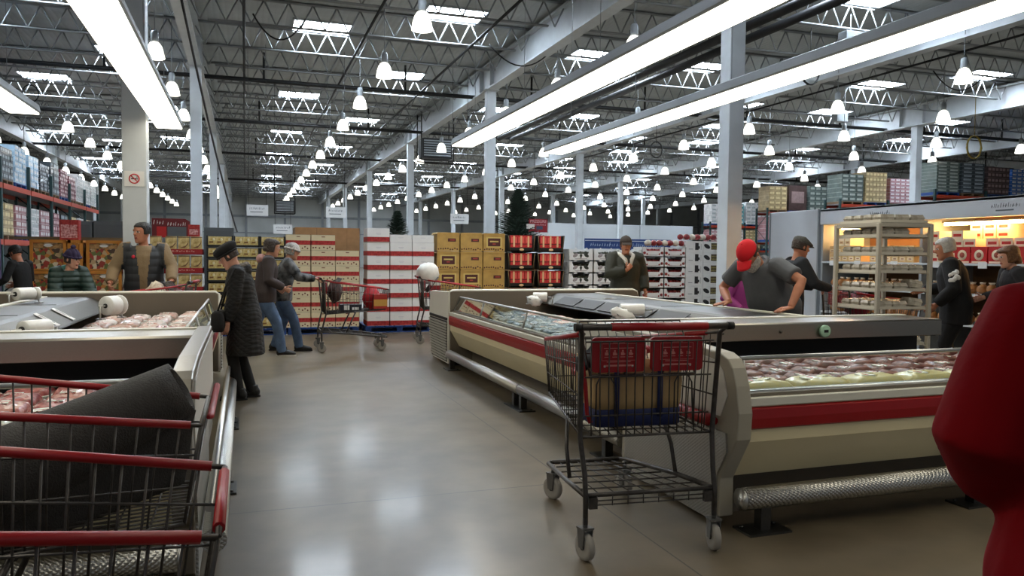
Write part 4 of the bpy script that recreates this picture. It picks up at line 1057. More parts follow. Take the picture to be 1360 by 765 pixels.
HBLACK = CL('hair_black', (18, 15, 14), r=.6, bump=(60, .7)); HGREY = CL('hair_grey', (150, 148, 144), r=.6, noise=(30, .25), bump=(60, .7)); HWHITE = CL('hair_white', (188, 184, 176), r=.6, noise=(30, .15), bump=(60, .7)); HBROWN = CL('hair_brown', (110, 74, 44), r=.55, noise=(30, .35), bump=(50, .8)); HDARK = CL('hair_dark', (56, 45, 39), r=.6, bump=(60, .7))
SHB = mat('shoe_black', (18, 18, 18), .6)
SKA = ('a', (196, 144, 118)); SKB = ('b', (178, 118, 90)); SKC = ('c', (206, 152, 128))

# woman in the long black quilted coat, looking down into the left freezer
def ex_woman(q):
    mb = MB(); cr = []
    for i in range(25):
        a = i / 24 * 2 * PI; cr.append(q['neck'] + q['Rtw'] @ q['Rl'] @ V((.10 * math.sin(a), .0 + .095 * math.cos(a), .02 - .03 * math.cos(a))))
    mb.tube(cr, .034, 8); mb.v = [tuple(V(p) + V((rnd.uniform(-.007, .007), rnd.uniform(-.007, .007), rnd.uniform(-.007, .007)))) for p in mb.v]
    q['child']('collar', mb.mesh('collar', [CL('fur_grey', (120, 112, 102), bump=(60, 1.0))]), 'grey fur collar')
person('woman in black beret and long black quilted coat, looking into the chicken freezer', (.0, 8.1), 84, 1.56, lean=9, head=(4, 26, 0), hands={-1: (-.24, .18, .76), 1: (.25, .12, .74)}, hcurl=(.9, .7), build=1.1,
       top=dict(m=QUILT, puff=.032, hem=.50, flare=1.28, hood=True, name='coat'), trousers=dict(m=BLACKC, end=-.03, q=.002), shoes=dict(m=SHB, h=.05), hair=dict(m=HDARK, cut=-.04), hat=dict(k='beret', m=BLACKC, name='beret'), skin=SKC, extra=ex_woman, female=True,
       feet={-1: (-.1, .06, 0), 1: (.09, -.06, 0)})
t = thing('handbag', 'black shoulder bag hanging in front of the woman in the beret', 'bag', (-.24, 7.9, .70), math.radians(84))
mb = MB(); mb.loft([trr(.13, .045, 0), trr(.14, .06, .05), trr(.135, .055, .17), trr(.12, .03, .2)], 0, True, True); mb.build('bag_body', BLACKC, t)
mb = MB(); mb.tube([(-.1, 0, .18), (-.07, -.07, .42), (0, -.14, .60), (.08, -.07, .42), (.1, 0, .18)], .01, 5); mb.build('strap', BLACKC, t)

# the couple walking along the pallets
def ex_couple(q):
    mb = MB(); mb.ell(q['neck'] + q['Rtw'] @ q['Rl'] @ V((0, -.09, .0)), (.145, .075, .075), q['Rtw'] @ Matrix.Rotation(.5, 3, 'X')); mb.tube([q['neck'] + V(p) for p in ((-.09, -.05, .02), (-.085, .05, -.02), (-.05, .1, -.1))], .028, 8); mb.tube([q['neck'] + V(p) for p in ((.09, -.05, .02), (.085, .05, -.02), (.05, .1, -.1))], .028, 8)
    q['child']('hood', remesh(mb, .014, [CL('hood_pink', (176, 132, 124))], 'hood', 2), 'pinkish hood')
person('shopper in brown jacket with pink hood and jeans, walking beside a white-hatted shopper', (.26, 11.4), -88, 1.66, lean=6, head=(-4, 8, 0), hands={-1: (-.24, .2, 1.0), 1: (.2, .26, 1.02)}, build=1.12, top=dict(m=BROWNJ, puff=.03, hem=.80, flare=1.05),
       trousers=dict(m=DENIM), shoes=dict(m=SHB, sole=mat('sole_white', (190, 186, 178), .6)), hair=dict(m=HDARK, cut=-.06, vol=.02, len=.03), feet={-1: (-.1, -.33, 0), 1: (.1, .24, 0)}, skin=SKA, extra=ex_couple, hcurl=(1.2, 1.2))
person('shopper in white knit hat and dark plaid coat, pushing a cart toward the cartons', (.52, 11.93), -90, 1.62, lean=10, head=(0, 8, 0), hands={-1: (-.22, .50, 1.17), 1: (.22, .50, 1.17)}, build=1.05, top=dict(m=PLAID, puff=.03, hem=.80, flare=1.05),
       trousers=dict(m=DENIM), shoes=dict(m=SHB), hair=dict(m=HGREY, cut=-.06, vol=.012), hat=dict(k='knit', m=CL('knit_white', (196, 192, 188), bump=(70, .9)), name='knit_hat'), feet={-1: (-.1, -.12, 0), 1: (.1, .26, 0)}, skin=SKA, hcurl=(1.4, 1.4), hnorm=((0, 0, -1), (0, 0, -1)))

# man in the dark vest with his cart
def vsplit(q, c):
    return not (abs(q.x) < .235 + .02 * (q.z < .3) and q.z > -.2 and q.z < .56) or (q.y > 0 and abs(q.x) < .045 + max(0, (q.z - .15)) * .12)
def ex_vest(q):
    mb = MB()
    for s in (-1, 1): mb.tube([q['neck'] + q['Rtw'] @ V(p) for p in ((s * .02, -.08, .03), (s * .075, -.03, .03), (s * .07, .05, -.01), (s * .035, .085, -.07))], .016, 6)
    q['child']('vest_collar', mb.mesh('vest_collar', [VESTM]))
    mb = MB(); mb.ell(q['up']((.11, .148, 1.33)), (.022, .008, .022), None, 10, 6); q['child']('poppy_pin', mb.mesh('poppy_pin', [mat('pin_red', (190, 20, 50), .5)]), 'small red flower pin')
person('man in dark padded vest over a tan sweater, in front of the white column', (-1.25, 11.2), 176, 1.84, lean=3, twist=6, head=(-42, 4, 0), hands={-1: (-.36, .32, 1.02), 1: (.33, .30, 1.0)}, build=1.3, belly=.03,
       top=dict(m=VESTM, m2=TAN, split=vsplit, puff=.026, hem=.84, collar=True, name='vest_and_sweater'), trousers=dict(m=BLACKC), shoes=dict(m=SHB), hair=dict(m=HBLACK, cut=-.02, vol=.012, line=.07), skin=SKB, extra=ex_vest, hcurl=(1.1, 1.1))
person('shopper in purple bobble beanie and green striped puffer jacket, leaning on a cart', (-2.12, 10.95), 212, 1.48, lean=14, head=(30, 4, 0), hands={-1: (-.2, .5, .98), 1: (.22, .46, 1.0)}, build=1.1,
       top=dict(m=PUFFG, m2=PUFFT, split=lambda q, c: q.z > .44 and q.y < .0, puff=.045, hem=.82, arm=1.1, hood=True), trousers=dict(m=BLACKC), shoes=dict(m=SHB), hair=dict(m=HDARK, cut=-.05), hat=dict(k='beanie', m=bump_waves(CL('beanie_purple', (34, 22, 58)), 60, .7, [(1, .3, 0)]), name='beanie'), skin=SKC, hcurl=(1, 1), female=True)
person('dark-clothed worker standing by the purple bin under the pallet racks', (-3.2, 13.6), 60, 1.55, lean=8, head=(0, 20, 0), hands={-1: (-.2, .35, 1.05), 1: (.2, .35, 1.05)}, top=dict(m=BLACKC, puff=.015), trousers=dict(m=BLACKC), shoes=dict(m=SHB), hair=dict(m=HBLACK), hat=dict(k='cap', m=BLACKC), skin=SKB)

# man in the olive parka
def ex_olive(q):
    mb = MB()
    for s in (-1, 1): mb.tube([q['neck'] + V(p) for p in ((s * .03, -.1, .04), (s * .1, -.03, .045), (s * .1, .08, .02), (s * .05, .155, -.05), (s * .018, .185, -.17))], [.03, .034, .036, .034, .022], 8)
    q['child']('hood', mb.mesh('hood', [CL('hood_white', (196, 194, 186))]), 'white sweatshirt hood')
person('man in dark cap and puffy olive parka, one hand raised to his chest', (5.62, 10.85), 172, 1.76, lean=0, twist=-4, head=(-6, 6, 0), hands={-1: (-.3, .08, .92), 1: (.05, .22, 1.24), ('p', 1): (.9, -.2, -.5)}, build=1.2, top=dict(m=OLIVE, puff=.05, hem=.76, flare=1.05, arm=1.0),
       trousers=dict(m=BLACKC), shoes=dict(m=SHB), hair=dict(m=HDARK), hat=dict(k='cap', m=CL('cap_brown', (52, 42, 36)), name='cap'), skin=SKB, extra=ex_olive, hcurl=(.5, 1.6), hdir=(None, (-.6, .1, .75)), hnorm=(None, (0, -1, -.2)))

# butcher in the red cap and grey polo, leaning on the freezer
def ex_polo(q):
    hs = q['hs']; mb = MB()
    rg = []
    for z, a, b, o_ in ((-.135, .02, .03, .05), (-.125, .06, .075, .03), (-.09, .084, .1, .012), (-.05, .088, .106, .006), (-.02, .086, .104, .004)):
        rg.append([hs((a * math.cos(i * PI / 9 - .1), max(o_ + b * math.sin(i * PI / 9), -.01), z + .02 * (1 - math.sin(i * PI / 9)))) for i in range(10)])
    mb.loft(rg, 0, True, False, False)
    q['child']('beard_net', mb.mesh('beard_net', [CL('net_white', (196, 190, 182), noise=(80, .3), bump=(90, .8))]), 'white beard net')
    mb = MB()
    for s in (-1, 1): mb.tube([q['neck'] + q['Rtw'] @ q['Rl'] @ V(p) for p in ((0, -.085, .03), (s * .07, -.05, .03), (s * .085, .02, .01), (s * .05, .08, -.03), (s * .015, .105, -.07))], .014, 6, ry=.022)
    q['child']('polo_collar', mb.mesh('polo_collar', [GREYP]))
person('butcher in red cap, beard net and grey polo shirt, leaning on the freezer top', (4.97, 6.32), 104, 1.80, lean=36, head=(6, 30, 0), hands={-1: ('w', 4.64, 5.74, 1.01), 1: ('w', 4.46, 6.42, 1.02), ('p', -1): (-1, -.2, .1), ('p', 1): (1, -.4, .1)}, build=1.3, belly=.10,
       top=dict(m=GREYP, puff=.022, hem=.84, cuff=.72, collar=True, name='polo_shirt'), trousers=dict(m=BLACKC), shoes=dict(m=SHB), hair=dict(m=HDARK, cut=.0), hat=dict(k='cap', m=CL('cap_red', (206, 14, 30), bump=(12, .2)), name='cap'), skin=SKB, extra=ex_polo, hcurl=(.12, .12), hdir=((.2, .95, -.2), (.3, .95, -.15)), hnorm=((0, 0, -1), (0, 0, -1)), feet={-1: (-.13, -.02, 0), 1: (.13, -.12, 0)})
person('shopper in a bright purple jacket, half hidden behind the butcher in the red cap', (5.39, 7.55), 200, 1.5, lean=4, head=(0, 10, 0), hands={-1: (-.26, .2, 1.02), 1: (.25, .2, 1.0)}, build=1.1, top=dict(m=PURPLE, puff=.035, hem=.86, flare=1.03), trousers=dict(m=BLACKC), shoes=dict(m=SHB), hair=dict(m=HGREY, cut=-.06, len=.02), skin=SKC, female=True)
person('man in a grey flat cap and dark coat, pushing a cart behind the butcher', (6.42, 7.94), -105, 1.72, lean=6, head=(6, 10, 0), hands={-1: (-.2, .40, 1.1), 1: (.2, .42, 1.1)}, build=1.05, top=dict(m=CL('navy_coat', (34, 38, 44), bump=(12, .4)), puff=.025, hem=.72), trousers=dict(m=BLACKC), shoes=dict(m=SHB), hair=dict(m=HDARK, cut=-.03), hat=dict(k='flat', m=CL('tweed', (78, 78, 74), noise=(60, .25)), name='flat_cap'), skin=SKB, hcurl=(1.3, 1.3), hnorm=((0, 0, -1), (0, 0, -1)))
# white-haired man
def ex_white(q):
    mb = MB()
    for s in (-1, 1): mb.tube([q['neck'] + V(p) for p in ((0, -.08, .035), (s * .068, -.04, .03), (s * .072, .03, .012), (s * .03, .085, -.05))], .013, 6, ry=.02)
    q['child']('shirt_collar', mb.mesh('shirt_collar', [CL('collar_white', (206, 204, 198))]), 'white shirt collar')
    mb = MB(); r2 = random.Random(4)
    for i in range(10):
        p = q['sh'][-1].lerp(q['el'][-1], .3 + .07 * (i % 6)) ; d = V((-.085, -.02 + .03 * (i % 3 - 1), 0)); mb.ell(p + d, (.012, .028 + .01 * (i % 2), .03), Euler((r2.uniform(-1, 1), 0, r2.uniform(-.4, .4))).to_matrix(), 8, 5)
    q['child']('sleeve_emblem', mb.mesh('sleeve_emblem', [CL('emblem_white', (210, 208, 204))]), 'white emblem on the sleeve')
person('white-haired man in a black coat with white sleeve emblem, facing the bakery shelves', (7.78, 6.76), 40, 1.72, lean=8, head=(14, 10, 0), hands={-1: (-.26, .2, .95), 1: (.2, .36, 1.1)}, build=1.2, top=dict(m=BLACKC, puff=.035, hem=.72, collar=True, name='coat'), trousers=dict(m=BLACKC), shoes=dict(m=SHB), hair=dict(m=HWHITE, cut=-.045, vol=.013), skin=SKB, extra=ex_white)
def ex_brown(q):
    mb = MB()
    for s in (-1, 1): mb.tube([q['neck'] + V(p) for p in ((0, -.08, .02), (s * .08, -.03, .015), (s * .075, .05, -.01), (s * .03, .1, -.08))], .022, 8)
    q['child']('scarf', mb.mesh('scarf', [CL('scarf_mixed', (70, 62, 60), noise=(14, .6), c2=(190, 182, 172))]), 'dark and white scarf')
person('brown-haired woman in a dark coat and mixed scarf, behind the red jacket', (8.2, 6.35), 60, 1.62, lean=6, head=(6, 10, 0), build=1.05, top=dict(m=CL('dark_coat', (26, 22, 24), bump=(12, .4)), puff=.03, hem=.7, name='coat'), trousers=dict(m=BLACKC), shoes=dict(m=SHB), hair=dict(m=HBROWN, cut=-.06, vol=.028, len=.06, front=.06), skin=SKC, extra=ex_brown, female=True, hands={-1: (-.25, .12, .95), 1: (.2, .3, 1.1)})
# big red jacket at the edge of the frame, seen from behind
person('person in a plain dark red jacket, close at the photo edge with one elbow bent', (1.405, .84), -75, 1.64, lean=8, head=(-10, 20, 0), hands={-1: ('w', 1.417, 1.097, 1.02), 1: (.22, .32, 1.1)}, elbow={-1: (1.24, 1.0, 1.127)}, build=1.3, belly=.02,
       top=dict(m=REDJ, puff=.045, hem=.66, flare=1.0, arm=1.15), trousers=dict(m=DENIM), shoes=dict(m=SHB), hair=dict(m=HDARK), skin=SKA, hcurl=(1, 1), jv=.012)
# ------------------------------------------------------------------ stacked displays behind the aisle
YD = 14.3
def inst(name, me, loc, lab, cat, grp, rz=0):
    o = bpy.data.objects.new(name, me); link(o); o.location = loc; o.rotation_euler = (0, 0, rz)
    return tag(o, lab, cat, grp)
def pallet(x0, x1, y0, d, m, lab):
    t = thing('pallet', lab, 'pallet', (x0, y0, 0), 0, 'pallets under the displays'); w = x1 - x0
    mb = MB(); n = max(4, int(w / .16))
    for i in range(n): mb.box(i * w / n, (i + .8) * w / n, 0, d, .105, .125)
    mb.build('top_boards', m, t)
    for y in (0.02, d / 2 - .05, d - .12):
        mb = MB()
        for x in (0, w / 2 - .05, w - .1): mb.box(x, x + .1, y, y + .1, .02, .09)
        mb.box(0, w, y, y + .1, .0, .02); mb.box(0, w, y, y + .1, .09, .105); mb.build('bearer', m, t)
WOODP = mat('pallet_wood', (120, 96, 70), .8, noise=(6, .2, (1, 8, 8)))
for x0, x1, m, lab in ((-3.3, -1.98, WOODP, 'wooden pallet under the orange-framed fruit bins'), (-1.96, -.66, WOODP, 'wooden pallet under the red-lipped trays of gold boxes'), (-.64, .69, BLUEP, 'blue pallet under the black trays of yellow boxes'),
                       (.72, 1.97, BLUEP, 'blue pallet under the cream cartons with red bands'), (2.1, 3.36, BLUEP, 'blue pallet under the white cartons with red bands'), (3.4, 4.8, WOODP, 'wooden pallet under the gold gift cartons'),
                       (4.84, 6.08, WOODP, 'wooden pallet under the black crates of red packs'), (6.12, 7.72, WOODP, 'wooden pallet under the white arched crates'), (7.76, 8.82, WOODP, 'wooden pallet under the crates of dark red fruit'), (8.85, 9.72, WOODP, 'wooden pallet under the white cartons with black squares')):
    pallet(x0, x1, YD - .02, 1.0, m, lab)
PB = .125
BANDR = mat('band_red', (160, 14, 20), .55, noise=(22, .35), c2=(184, 52, 50)); CREAMC = mat('carton_cream', (214, 200, 164), .65, noise=(5, .04)); DOT = mat('dot_dark', (96, 26, 22), .6); BLUSH = mat('print_pale', (176, 166, 140), .6)
# cream cartons with a red band
def cream_carton(w, d, h):
    mb = MB(); mb.box(-w / 2, w / 2, 0, d, 0, h - .004); mb.box(-w / 2 - .001, w / 2 + .001, -.0015, d, h * .34, h * .62, 1)
    for i in range(7):
        x = -w * .42 + i * w * .14; mb.lathe([(0, 0), (.014, 0), (.014, .002), (0, .002)], (x + .015 * math.sin(i * 5), -.0, h * .16 + .02 * math.sin(i * 3)), 8, 2, axis=(0, -1, 0))
    mb.box(-.03, .03, -.002, 0, h * .84, h * .89, 2); mb.box(-w / 2 + .002, w / 2 - .002, .0, .02, h - .006, h, 3)
    return mb.mesh('fruit_carton', [CREAMC, BANDR, DOT, BLUSH])
cm = cream_carton(.418, .48, .275)
cols = [(.9, 6, 'first'), (1.335, 6, 'second'), (1.765, 5, 'third')]
for x, n, c in cols:
    for k in range(n):
        inst('fruit_carton', cm, (x, YD + .005, PB + .278 * k), f'red-banded cream carton, {nth(k + 1)} up in the {c} stack from the couple', 'carton', 'cream cartons with red bands')
# white cartons with red patterned bands
def white_carton(w, d, h, band=True):
    mb = MB(); mb.box(-w / 2, w / 2, 0, d, 0, h - .003)
    if band: mb.box(-w / 2 - .001, w / 2 + .001, -.0015, d, 0.004, h * .36, 1)
    mb.box(-.05, .05, -.001, 0, h * .62, h * .645, 2); mb.box(-.035, .04, -.001, 0, h * .54, h * .56, 2)
    mb.box(-w / 2 - .0008, w / 2 + .0008, d * .48, d * .52, h * .3, h - .002, 2); mb.box(-w / 2 + .004, w / 2 - .004, .002, .01, h - .004, h, 2)
    return mb.mesh('white_carton', [WHITE, BANDR, mat('print_lilac', (186, 186, 196), .6)])
wm = white_carton(.408, .5, .256); wt = white_carton(.408, .5, .14, False)
for x, c in ((2.33, 'nearest the cream cartons'), (2.755, 'in the middle'), (3.175, 'nearest the gold cartons')):
    for k in range(6 if x > 2.4 else 7):
        inst('white_carton', wm, (x, YD + .005 + .01 * (k % 2), PB + .259 * k), f'red-banded white carton, {nth(k + 1)} up in the stack {c}', 'carton', 'white cartons with red bands')
    if x > 2.4: inst('white_carton', wt, (x, YD + .04, PB + .259 * 6), f'flat plain white carton topping the white stack {c}', 'carton', 'flat white cartons')
# gold gift cartons
GOLD = mat('carton_gold', (186, 150, 82), .45, .2, noise=(6, .12)); GLAB = mat('gold_label', (74, 26, 24), .5)
def gold_carton(w, d, h, big):
    mb = MB(); mb.box(-w / 2, w / 2, 0, d, 0, h - .012); mb.prism([(-w / 2 - .008, h - .035), (w / 2 + .008, h - .035), (w / 2 - .02, h), (-w / 2 + .02, h)], 'y', -.008, d + .008)
    if big: mb.box(-w * .36, w * .36, -.001, 0, h * .2, h * .78, 2); mb.box(-w * .29, w * .29, -.003, 0, h * .27, h * .72, 1); mb.box(-w * .2, w * .2, -.004, 0, h * .5, h * .58, 2); mb.ell((0, 0, h * .4), (w * .16, .004, h * .06), None, 10, 5, 3)
    else: mb.box(-w * .02, w * .34, -.002, 0, h * .5, h * .68, 1); mb.box(.03, w * .28, -.003, 0, h * .56, h * .62, 3)
    r2 = random.Random(3)
    for i in range(9): mb.ell((-w * .44 + i * w * .105, 0, h * (.1 + r2.uniform(-.03, .05))), (.016, .004, .016), None, 7, 4, 1)
    return mb.mesh('gift_carton', [GOLD, GLAB, mat('gold_pale', (206, 180, 104), .5), mat('gold_red', (160, 60, 50), .5)])
ga, gb_ = gold_carton(.436, .45, .345, False), gold_carton(.436, .45, .345, True)
for i, x in enumerate((3.66, 4.12, 4.575)):
    for k in range(5):
        inst('gift_carton', gb_ if (i + k) % 3 == 0 or (i == 0 and k == 2) else ga, (x, YD + .02, PB + .352 * k), f'gold gift carton, {nth(k + 1)} up in the {nth(i + 1)} stack from the white cartons', 'carton', 'gold gift cartons')
# black crates of red packs
CRB = mat('crate_black', (18, 18, 18), .5); PKR = mat('pack_red', (196, 40, 44), .45, noise=(30, .2)); PKC = mat('pack_cream', (226, 190, 140), .5)
mb = MB(); mb.prism([(-.26, 0), (.26, 0), (.295, .33), (.27, .33), (.25, .03), (-.25, .03), (-.27, .33), (-.295, .33)], 'y', 0, .45); mb.box(-.255, .255, 0, .02, 0, .085); mb.box(-.255, .255, .43, .45, 0, .3); mb.ell((0, -.004, .045), (.05, .006, .026), None, 10, 5, 1)
for s in (-1, 1): mb.tube([(s * .24, -.005, .02), (s * .275, -.005, .32)], .006, 4, 2)
crb = mb.mesh('black_crate', [CRB, PKC, mat('crate_gold', (130, 104, 58), .5)])
mb = MB(); mb.box(-.072, .072, 0, .09, 0, .235); mb.box(-.018, .018, -.0015, 0, .01, .225, 1); mb.box(-.06, -.022, -.0015, 0, .09, .2, 2); mb.box(.022, .06, -.0015, 0, .09, .2, 2); mb.box(-.0725, .0725, -.001, .09, .06, .075, 3)
rpk = mb.mesh('red_pack', [PKR, PKC, mat('pack_red2', (222, 90, 80), .45), GLAB])
for i, x in enumerate((5.14, 5.76)):
    for k in range(5):
        z = PB + .35 * k
        inst('black_crate', crb, (x, YD + .01, z), f'flared black crate, {nth(k + 1)} up in the stack {"under the big tree" if i == 0 else "under the red sign"}', 'crate', 'black crates')
        for j in range(3): inst('red_pack', rpk, (x - .15 + .15 * j, YD + .035, z + .088), f'red pack, {nth(j + 1)} across in the {nth(k + 1)} crate up {"under the big tree" if i == 0 else "under the red sign"}', 'pack', 'red packs in black crates')
# white crates: arched front, window with fruit, leaf mark
def fruit_crate(w, d, h, fruit, mark):
    mb = MB(); a = .025
    mb.box(-w / 2, w / 2, 0, d, 0, a); mb.box(-w / 2, -w / 2 + .012, 0, d, 0, h); mb.box(w / 2 - .012, w / 2, 0, d, 0, h); mb.box(-w / 2, w / 2, d - .012, d, 0, h)
    f = [(-w / 2, 0), (w / 2, 0), (w / 2, h), (w * .36, h), (w * .30, h * .62), (-w * .30, h * .62), (-w * .36, h), (-w / 2, h)]
    mb.prism(f, 'y', 0, .012)
    mb.box(-w * .25, w * .25, -.001, 0, h * .2, h * .24, 3)
    r2 = random.Random(int(w * 100))
    for i in range(8):
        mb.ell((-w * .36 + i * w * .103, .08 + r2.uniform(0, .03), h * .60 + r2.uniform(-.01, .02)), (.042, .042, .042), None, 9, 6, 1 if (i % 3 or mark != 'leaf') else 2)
        mb.ell((-w * .36 + i * w * .103, .18, h * .62), (.045, .045, .04), None, 8, 5, 1)
    if mark == 'leaf':
        mb.prism([(-.03, h * .5), (0, h * .2), (.03, h * .5), (0, h * .66)], 'y', -.003, 0, 4)
        for s in (-1, 1): mb.ell((s * w * .22, 0, h * .5), (.06, .003, .035), Euler((0, s * .5, 0)).to_matrix(), 8, 5, 4 if s > 0 else 3)
        for s in (-1, 1): mb.prism([(s * w * .3, h), (s * w * .22, h * 1.16), (s * w * .14, h)], 'y', -.007, -.001, 0)
    else:
        for s in (-1, 1):
            mb.ell((s * w * .4, 0, h * .42), (.035, .003, .03), None, 8, 5, 1); mb.ell((s * w * .28, 0, h * .3), (.02, .003, .02), None, 8, 5, 1)
    return mb.mesh('fruit_crate', [WHITE, fruit, mat('fruit_darker', (40, 44, 30), .6), mat('print_mauve', (150, 140, 140), .6), mat('leaf_dark', (46, 50, 40), .6)])  # darker tone goes to every third front fruit in leaf-marked crates
GRAPE = mat('fruit_dark', (52, 54, 36), .4, noise=(20, .3)); POME = mat('fruit_red', (120, 20, 28), .38, noise=(14, .3), c2=(170, 60, 60))
la = fruit_crate(.545, .45, .24, GRAPE, 'leaf'); lb = fruit_crate(.515, .4, .215, POME, 'pome')
for i, x in enumerate((6.42, 6.972, 7.522)):
    for k in range(6): inst('fruit_crate', la, (x, YD + .02, PB + .245 * k), f'leaf-marked white crate, {nth(k + 1)} up in the {nth(i + 1)} stack past the black crates', 'crate', 'white arched crates')
for i, x in enumerate((8.07, 8.588)):
    for k in range(7): inst('fruit_crate', lb, (x, YD + .02, PB + .22 * k), f'white crate of dark red fruit, {nth(k + 1)} up in the stack {"by the olive parka" if i == 0 else "by the black-square cartons"}', 'crate', 'crates of dark red fruit')
# white cartons with black squares and leaf brush
mb = MB(); mb.box(-.21, .21, 0, .4, 0, .236); mb.box(.015, .10, -.001, 0, .05, .2, 1); mb.box(.06, .13, -.0015, 0, .075, .13, 1); mb.box(-.14, -.04, -.001, 0, .06, .075, 2); mb.box(.16, .165, -.001, 0, .05, .18, 1)
sqa = mb.mesh('grape_carton', [WHITE, mat('square_black', (34, 32, 34), .6), mat('print_grey2', (150, 150, 152), .6)])
mb = MB(); mb.box(-.21, .21, 0, .4, 0, .236); mb.ell((-.12, 0, .13), (.085, .003, .045), Euler((0, .45, 0)).to_matrix(), 10, 5, 1); mb.box(-.02, .19, -.0015, 0, .06, .2, 2)
for i in range(10): mb.ell((.0 + (i % 5) * .042, -.002, .09 + (i // 5) * .06), (.022, .004, .024), None, 7, 4, 3)
sqb = mb.mesh('grape_carton', [WHITE, mat('brush_black', (30, 30, 32), .6), mat('window_brown', (70, 56, 38), .5), mat('grape_green', (130, 120, 70), .4)])
for i, (x, me) in enumerate(((9.06, sqa), (9.49, sqb))):
    for k in range(7): inst('grape_carton', me, (x, YD + .02, PB + .239 * k), f'white carton with {"black squares" if i == 0 else "a black brush mark"}, {nth(k + 1)} up from the pallet', 'carton', 'white grape cartons')
mb = MB(); mb.ell((0, 0, .06), (.066, .066, .062), n=12, k=8); mb.lathe([(.012, .1), (.02, .118), (.008, .108)], (0, 0, 0), 6)
pom = mb.mesh('pomegranate', [POME]); mb = MB(); mb.ell((0, 0, .06), (.07, .07, .064), n=12, k=8); mb.lathe([(.012, .1), (.006, .12), (0, .12)], (0, 0, 0), 6); wf = mb.mesh('pale_fruit', [mat('fruit_pale', (206, 196, 180), .5, noise=(9, .15))])
for i in range(26):
    u = i % 13; row = i // 13
    x = 8.0 + u * .132 + row * .06; z = PB + (1.56 if x < 8.8 else 1.70)
    me, n_, c = (wf, 'pale_fruit', 'pale') if (i * 7) % 5 < 2 else (pom, 'pomegranate', 'dark red')
    inst(n_, me, (x, YD + .12 + row * .14, z), f'{c} fruit heaped on the fruit crates, {nth(u + 1)} along in the {"front" if row == 0 else "back"} row', 'fruit', 'loose fruit on the crates')

# orange-framed fruit bins
ORF = mat('bin_orange', (190, 122, 40), .6, noise=(6, .1)); PIC = mat('bin_picture', (130, 92, 56), .5)
def pic_nodes(m):
    nt = m.node_tree; N = nt.nodes; L = nt.links; b = N['Principled BSDF']; tc = N.new('ShaderNodeTexCoord'); vo = N.new('ShaderNodeTexVoronoi'); vo.inputs['Scale'].default_value = 17; L.new(tc.outputs['Object'], vo.inputs['Vector'])
    hs = N.new('ShaderNodeSeparateColor'); L.new(vo.outputs['Color'], hs.inputs[0]); rp = N.new('ShaderNodeValToRGB'); L.new(hs.outputs[0], rp.inputs[0]); cr = rp.color_ramp; cr.interpolation = 'CONSTANT'
    for i, c in enumerate(((70, 50, 36), (176, 150, 110), (150, 52, 40), (96, 104, 52), (206, 190, 160), (186, 120, 50))):
        e = cr.elements[i] if i < 2 else cr.elements.new(i / 6); e.position = i / 6; e.color = (*srgb(c), 1)
    L.new(rp.outputs[0], b.inputs['Base Color'])
pic_nodes(PIC)
def fbin(w, slat=False):
    mb = MB(); h = .5; d = .7
    mb.box(-w / 2 + .02, w / 2 - .02, .02, d - .02, 0, h - .03, 1)
    for x in (-w / 2, w / 2 - .045): mb.box(x, x + .045, 0, .05, 0, h); mb.box(x, x + .045, d - .05, d, 0, h)
    mb.box(-w / 2, w / 2, 0, d, h - .05, h - .0)
    mb.box(-w / 2, w / 2, 0.002, d, 0, .03)
    if slat:
        for i in range(5): mb.box(-w / 2 + .05 + i * .03, -w / 2 + .068 + i * .03, -.004, .02, .25, h)
    else: mb.ell((.0, .018, h * .82), (w * .2, .008, .04), None, 14, 6, 2); mb.box(-w / 2 + .05, w / 2 - .05, .012, .02, h * .72, h - .06, 3)
    return mb.mesh('fruit_bin', [ORF, PIC, WHITE, mat('bin_picture_dark', (150, 112, 66), .5, noise=(22, .5))])
ba, bb = fbin(.52), fbin(.22, True)
for x, me, c in ((-3.02, ba, 'beside the dark-clothed worker'), (-2.63, bb, 'behind the beanie shopper'), (-2.21, ba, 'beside the man in the vest')):
    for k in range(3): inst('fruit_bin', me, (x, YD + .01, PB + .505 * k), f'orange-framed fruit picture bin, {nth(k + 1)} up in the stack {c}', 'bin', 'orange-framed fruit bins')
# gold boxes on red-lipped trays
GB = mat('choc_gold', (178, 146, 78), .4, noise=(13, .25), c2=(222, 200, 140)); REDT = mat('tray_red', (150, 16, 22), .5)
mb = MB(); mb.box(-.31, .31, 0, .4, 0, .01); mb.box(-.31, .31, 0, .012, 0, .095); mb.box(-.31, -.3, 0, .4, 0, .095); mb.box(.3, .31, 0, .4, 0, .095)
x = -.18
for i, wd in enumerate((.03, .022, .04, .03, .018, .045, .03, .04, .02, .03)):
    mb.box(x, x + wd * .7, -.0012, 0, .045 + (.006 if i % 3 else 0), .06 + (.012 if i % 2 == 0 else 0), 1); x += wd + .006
trm = mb.mesh('display_tray', [REDT, mat('tray_script', (206, 150, 140), .5)])
mb = MB(); mb.box(-.088, .088, 0, .12, 0, .215); mb.prism([(-.06, .02), (.03, .06), (.075, .12), (.075, .09), (.02, .02)], 'y', -.002, 0, 1); mb.box(-.089, .089, -.001, .12, .195, .205, 2)
gbm = mb.mesh('gold_box', [GB, mat('choc_brown', (112, 80, 48), .5), GLAB])
for i, x in enumerate((-1.63, -.99)):
    for k in range(5):
        z = PB + .322 * k
        inst('display_tray', trm, (x, YD + .01, z), f'red-lipped display tray, {nth(k + 1)} up in the stack {"behind the vest man" if i == 0 else "beside the black trays"}', 'tray', 'red-lipped trays')
        for j in range(3): inst('gold_box', gbm, (x - .2 + .2 * j, YD + .035, z + .075 + .02), f'gold box, {nth(j + 1)} across on the {nth(k + 1)} red-lipped tray up {"behind the vest man" if i == 0 else "beside the black trays"}', 'box', 'gold boxes on red trays')
